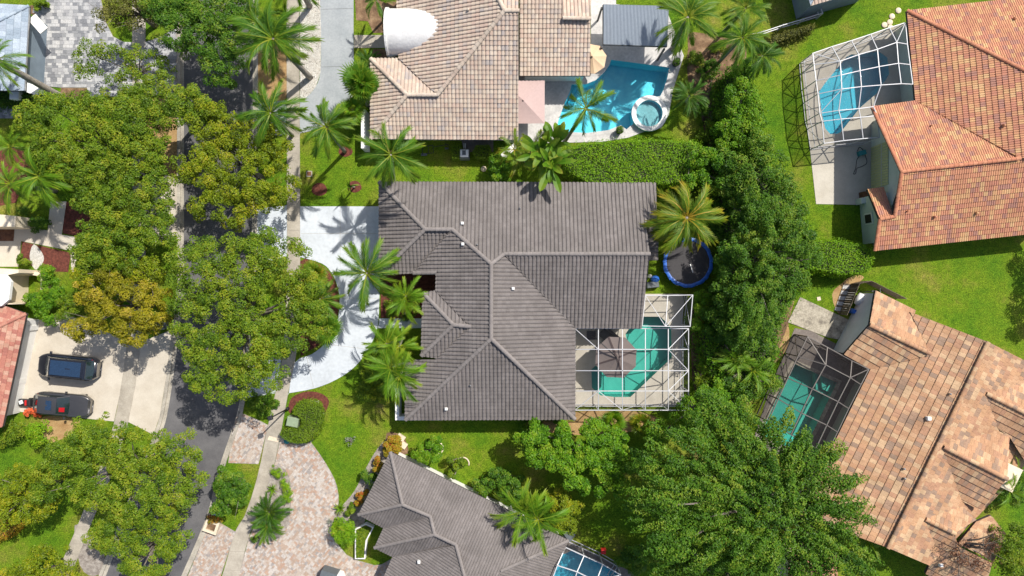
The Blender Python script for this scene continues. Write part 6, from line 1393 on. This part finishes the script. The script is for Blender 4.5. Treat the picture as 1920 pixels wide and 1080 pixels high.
hedge('hedge', 'rounded hedge with reddish tips on the wide back lawn', smooth_poly([(1515, 458), (1545, 450), (1590, 454), (1630, 465), (1637, 485), (1625, 510), (1580, 515), (1540, 508), (1500, 495)], 3), 1.9, m_['leaf_hedge'], 69, dens=320, leaf=.13, rough=.15, lump=.08)
shrub('shrub', 'rounded green shrub at the near end of the long flat hedge', [(930, 305, 17), (935, 325, 17), (950, 312, 16), (925, 318, 14)], 2.2, m_['leaf_bright'], 70, leaf=.15)
hedge('clipped_shrub', 'square clipped lime shrub near the air conditioner, smaller one', [(846, 273), (862, 272), (862, 296), (848, 297)], 1.0, m_['leaf_lime'], 71, cat='shrub', dens=420, leaf=.1, rough=.05)
hedge('clipped_shrub', 'clipped lime shrub with cut corners near the air conditioner, larger one', [(893, 272), (917, 272), (920, 285), (914, 297), (893, 296), (887, 285)], 1.0, m_['leaf_lime'], 72, cat='shrub', dens=420, leaf=.1, rough=.05)
hedge('hedge', 'ragged low hedge along the white rail fence', [(1440, 70), (1470, 60), (1525, 45), (1527, 54), (1480, 72), (1445, 84)], 1.1, m_['leaf_olive'], 73, dens=260, leaf=.16, rough=.2)
hedge('hedge', 'dark hedge in front of the blue-grey house', [(-40, 172), (50, 172), (58, 190), (-40, 196)], 1.4, m_['leaf_dark'], 74, dens=300, rough=.15)
shrub('shrub', 'green shrub beside the white gate pier', [(85, 190, 14), (75, 195, 12)], 1.5, m_['leaf_bright'], 75)
shrub('shrub', 'leafy bed plant beside the blue-grey house canopy', [(72, 12, 12), (80, 8, 10)], 1.0, m_['leaf_lime'], 76, rc=.22)
shrub('shrub', 'tall leafy shrub below the red mulch bed', [(90, 515, 20), (95, 540, 20), (90, 565, 22), (75, 575, 20), (60, 560, 16), (88, 595, 14), (105, 550, 16)], 2.2, m_['leaf_bright'], 77, leaf=.15)
shrub('shrub', 'small round bush on the white gravel patch', [(42, 486, 12)], 1.1, m_['leaf_mid'], 78, rc=.22)
shrub('shrub', 'bushy shrub next to the golden tree foot', [(130, 570, 20), (120, 590, 14), (140, 555, 14)], 2.4, m_['leaf_mid'], 79)
shrub('shrub', 'dark shrubs under the bright palm near the garden path', [(45, 405, 18), (65, 418, 18), (80, 420, 12)], 1.4, m_['leaf_dark'], 80)
fl = shrub('flower_bush', 'orange flowering bush beside the grey sedan', [(56, 773, 9), (68, 774, 9), (78, 773, 7)], .8, m_['flower_or'], 81, rc=.2, leaf=.12)
shrub('ball_shrub', 'rounded bush below the orange flowers', [(65, 815, 22)], 1.7, m_['leaf_hedge'], 82, rc=.3, flat=.7, cover=1.6, leaf=.12)
shrub('shrub', 'green bush at the garage corner by the picture edge', [(25, 810, 20), (10, 822, 18), (40, 805, 12)], 1.6, m_['leaf_mid'], 83)
hedge('hedge', 'golden clipped hedge at the picture edge beside the lower lawn', [(-40, 935), (20, 965), (34, 985), (20, 1005), (-40, 1030)], 1.0, m_['leaf_croton'], 84, dens=300, rough=.12)
shrub('shrub', 'dense dark shrub beneath the big vase of palms by the blue pool', [(1330, 130, 20), (1345, 165, 18), (1325, 205, 16)], 1.4, m_['leaf_dark'], 85)
shrub('shrub', 'low leafy shrub bordering the dry strip', [(1050, 795, 12), (985, 800, 12), (1010, 798, 10)], .9, m_['leaf_bright'], 86, rc=.22)
shrub('shrub', 'wide dark shrub in the shade left of the dark fronds at the bottom lawn', [(1180, 1040, 18), (1195, 1060, 20), (1165, 1055, 12)], 1.6, m_['leaf_dark'], 87)
shrub('shrub', 'shrub with mixed leaves in the strip beside the screen enclosure', [(1325, 680, 18), (1320, 710, 18), (1340, 655, 16), (1350, 700, 16)], 1.8, m_['leaf_mid'], 88)
shrub('shrub', 'green leafy mound behind the brown roof dormers', [(1880, 905, 22), (1900, 930, 24), (1860, 930, 18), (1910, 900, 18)], 2.0, m_['leaf_dark'], 89)
shrub('shrub', 'low olive shrub mass in the entry court of the grey house', [(735, 575, 18), (760, 585, 16), (780, 560, 14), (745, 545, 14)], 1.0, m_['leaf_lime'], 90)
shrub('shrub', 'dark green shrub mass beneath the feathery palms at the grey house front', [(700, 700, 26), (730, 720, 24), (755, 700, 22), (685, 735, 18), (715, 740, 18)], 1.3, m_['leaf_mid'], 91)
shrub('shrub', 'grassy verge shrub below the huge spreading tree', [(495, 765, 20), (480, 755, 18), (510, 750, 14)], .8, m_['leaf_dark'], 92)

tree('garden_tree', 'dense dark tree right behind the trampoline', [(1385, 520, 36), (1370, 555, 32), (1395, 575, 30), (1360, 480, 22), (1405, 440, 30)], 5.2, m_['leaf_dark'], 241, rc=.43, flat=.4)
tree('garden_tree', 'leafy tree at the upper end of the back tree belt, beside the lawn edge', [(1415, 250, 26), (1405, 300, 28), (1360, 290, 20), (1380, 215, 22)], 3.6, m_['leaf_bright'], 242, rc=.45, flat=.4)
tree('garden_tree', 'tall tree in the back belt nearest the rounded hedge', [(1490, 390, 30), (1500, 450, 34), (1485, 520, 34), (1460, 560, 30), (1515, 480, 22)], 5.4, m_['leaf_dark'], 243, rc=.43, flat=.4)
tree('garden_tree', 'low dark tree at the foot of the back belt by the dry ground', [(1420, 690, 24), (1400, 730, 28), (1440, 720, 22), (1370, 720, 22), (1340, 630, 22)], 3.4, m_['leaf_dark'], 244, rc=.45, flat=.4)
shrub('shrub', 'ground-hugging shrub belt under the trees behind the date palm', [(1350, 390, 22), (1355, 430, 20), (1372, 400, 20), (1380, 450, 20), (1345, 545, 16)], 1.6, m_['leaf_dark'], 245)
shrub('shrub', 'loose shrubs around the foot of the spa palm', [(1330, 240, 18), (1345, 215, 16), (1320, 255, 14), (1305, 110, 16), (1350, 90, 14)], 1.2, m_['leaf_mid'], 246)

hedge('hedge', 'long leafy undergrowth belt beneath the back boundary trees', smooth_poly([(1362, 140), (1410, 150), (1430, 230), (1440, 300), (1490, 380), (1525, 450), (1505, 530), (1465, 600), (1450, 690), (1420, 745), (1370, 745), (1330, 700), (1320, 620), (1350, 560), (1365, 470), (1352, 400), (1355, 330), (1350, 250)], 3), 2.0, m_['leaf_bright'], 248, dens=170, leaf=.19, rough=.35, lump=.45)
# ---- palms
palm('coconut palm with its trunk rising from the white gravel', (512, 72), 8.0, 68, 24, 101, (582, 146), trunk=.20)
palm('palm at the top edge rising from the upper end of the gravel', (548, -50), 7.0, 60, 20, 102, (581, 12), trunk=.20)
palm('coconut palm over the sidewalk beside the gray driveway apron', (507, 212), 7.0, 58, 20, 103, (548, 255), trunk=.15)
palm('coconut palm rising from the mulch ring nearest the tan house', (612, 238), 7.6, 54, 20, 104, (647, 285), trunk=.13)
palm('coconut palm at the north corner of the grey roof', (733, 290), 8.3, 60, 18, 105, (738, 346), trunk=.16)
palm('coconut palm standing at the edge of the white driveway', (688, 512), 5.2, 62, 20, 106, (702, 528), trunk=.15)
palm('young thin-leaved palm on a mulch ring in the front lawn', (656, 350), 1.9, 22, 8, 107, (665, 351), style='sword', matname='frond_lime', trunk=.06, leafname='leaf')
palm('lime-green feathery palm beside the entry path', (742, 560), 4.2, 40, 22, 108, None, style='plume', matname='frond_lime', multi=2, spread=.9, trunk=.09)
palm('lime-green feathery palm nearest the low white wall', (745, 695), 5.0, 50, 24, 109, None, style='plume', matname='frond_lime', multi=2, spread=.6, trunk=.10)
palm('feathery palm touching the small hip roof of the porch', (735, 640), 4.6, 46, 22, 110, None, style='plume', matname='frond_lime', multi=2, spread=.8, trunk=.10)
palm('big yellow-tipped date palm leaning over the trampoline', (1288, 408), 5.5, 66, 34, 111, (1284, 425), matname='frond_yel', trunk=.24, lo=-30, hi=70)
palm('coconut palm leaning over the bright blue pool', (1099, 203), 7.5, 56, 12, 112, (1060, 264), trunk=.13, matname='frond', lo=-20, hi=55)
palm('large green palm beside the corrugated pergola', (1290, 32), 6.5, 62, 20, 113, (1262, 92), matname='frond', trunk=.22)
palm('silvery fan-leaved palm above the leaf litter, higher crown', (1398, 15), 6.0, 46, 18, 114, (1352, 65), style='plume', matname='frond', trunk=.12)
palm('pale green fan-like palm beside the rail fence', (1392, 70), 6.2, 50, 20, 115, (1345, 120), style='feather', matname='frond', trunk=.12)
palm('dark green drooping palm at the end of the ragged hedge', (1430, 105), 4.6, 40, 16, 116, (1405, 130), style='feather', matname='frond_dark', trunk=.11)
palm('dark stubby palm beside the round spa', (1292, 180), 4.0, 36, 20, 117, (1288, 190), style='plume', matname='frond_dark', trunk=.14)
palm('broad-leaved bird-of-paradise clump at the grey roof edge', (1020, 290), 4.4, 52, 30, 118, (1015, 310), style='broad', matname='frond', name='bird_of_paradise', cat='plant', multi=3, spread=1.3, trunk=.05, lo=0, hi=78, leafname='leaf')
palm('yellowish frond plants beside the square umbrella', (985, 275), 3.6, 36, 20, 119, None, style='plume', matname='frond_yel', trunk=.06, multi=3, spread=1.0, name='areca_palm')
palm('fuzzy fan palm between the gray driveway and the tan roof', (668, 165), 3.8, 38, 22, 120, None, style='fan', matname='frond', trunk=.10, lo=-10, hi=70, multi=2, spread=.7)
palm('small fan palm at the corner of the white garden wall', (660, 205), 2.6, 28, 16, 121, None, style='fan', matname='frond_lime', trunk=.08)
palm('feathery areca palm between the enclosure and the dark tree', (1395, 692), 3.4, 38, 26, 122, None, style='plume', matname='frond_lime', trunk=.07, multi=3, spread=.8, name='areca_palm')
shrub('shrub', 'olive shrub clump between the enclosure and the areca palm', [(1345, 670, 20), (1360, 650, 16), (1340, 695, 16)], 1.8, m_['leaf_mid'], 247)
palm('star-shaped dracaena on the soil by the screen enclosure', (1322, 605), 1.6, 24, 20, 124, None, style='sword', matname='frond_yel', trunk=.06, name='dracaena', cat='plant', leafname='leaf', lo=5, hi=75)
palm('low fan palm below the screen enclosure, nearer the grey roof', (1150, 790), 1.8, 25, 22, 125, None, style='fan', matname='frond_lime', trunk=.06, name='fan_palm', lo=-5, hi=75)
palm('low fan palm below the screen enclosure, farther from the grey roof', (1200, 793), 1.8, 25, 20, 126, None, style='fan', matname='frond_yel', trunk=.06, name='fan_palm', lo=-5, hi=75)
palm('tall areca palm over the plain grey roof', (1000, 965), 5.0, 56, 30, 127, (1010, 960), style='plume', matname='frond_lime', trunk=.09, name='areca_palm', multi=2, spread=.9)
palm('bright arching palm above the cream entry wall', (75, 330), 6.0, 56, 24, 128, (85, 345), matname='frond_lime', trunk=.16)
palm('bright palm at the picture edge above the mulch', (20, 345), 5.2, 46, 20, 129, None, matname='frond_lime', trunk=.14)
palm('tall palm with a long pale trunk crossing the paver driveway corner', (-8, 112), 7.4, 48, 16, 130, (122, 186), trunk=.24)
palm('green palm in the mulch island of the white driveway', (600, 560), 3.4, 42, 24, 131, None, matname='frond', trunk=.12)
palm('fan palm at the lower end of the mulch island', (612, 618), 2.6, 32, 20, 132, None, style='fan', matname='frond', trunk=.09, lo=-10, hi=75)
palm('yellowing fan palm at the upper end of the mulch island', (590, 515), 2.6, 30, 18, 133, None, style='fan', matname='frond_yel', trunk=.09)
palm('dense sago palm on the driveway island, larger crown', (505, 960), 1.7, 34, 34, 134, None, style='plume', matname='frond_dark', trunk=.14, name='sago_palm', lo=-15, hi=75)
palm('sago palm at the island foot, smaller crown', (503, 985), 1.5, 30, 28, 135, None, style='plume', matname='frond', trunk=.12, name='sago_palm', lo=-15, hi=75)
palm('striped agave at the tip of the driveway island', (511, 917), .35, 14, 20, 136, None, style='sword', matname='frond_lime', trunk=.05, name='agave', cat='plant', leafname='leaf', lo=8, hi=70)
palm('large striped agave at the end of the gray planting bed', (638, 953), .4, 17, 24, 137, None, style='sword', matname='frond_lime', trunk=.06, name='agave', cat='plant', leafname='leaf', lo=8, hi=70)
palm('blue-gray agave next to the large clipped ball', (619, 978), .3, 9, 18, 138, None, style='sword', matname='leaf_silver', trunk=.05, name='agave', cat='plant', leafname='leaf', lo=8, hi=70)
palm('feathery green palm at the far side of the brown roof', (1905, 905), 3.0, 36, 20, 139, None, style='plume', matname='frond_lime', trunk=.07, multi=2, spread=.7, name='areca_palm')
palm('feathery palm at the lower eave of the brown roof', (1625, 1010), 3.6, 34, 18, 140, None, style='plume', matname='frond_lime', trunk=.07, name='areca_palm')
palm('dark-fronded palm in the shade beside the red chair lawn', (1210, 1040), 2.8, 32, 16, 141, None, style='broad', matname='frond_dark', trunk=.06, name='banana_plant', cat='plant', leafname='leaf')
palm('palm at the top edge beside the white vault entrance', (705, 0), 4.0, 30, 16, 142, None, style='plume', matname='frond', trunk=.09)
palm('small palm below the tan entry path', (690, 115), 2.0, 24, 16, 143, None, style='plume', matname='frond_dark', trunk=.06)
palm('green palm on the verge by the top-edge dark tree', (480, 40), 6.2, 52, 20, 144, (505, 70), trunk=.15)
palm('fronded palm at the picture edge beside the blue-grey house hedge', (20, 275), 4.4, 34, 16, 145, None, style='plume', matname='frond_lime', trunk=.08)
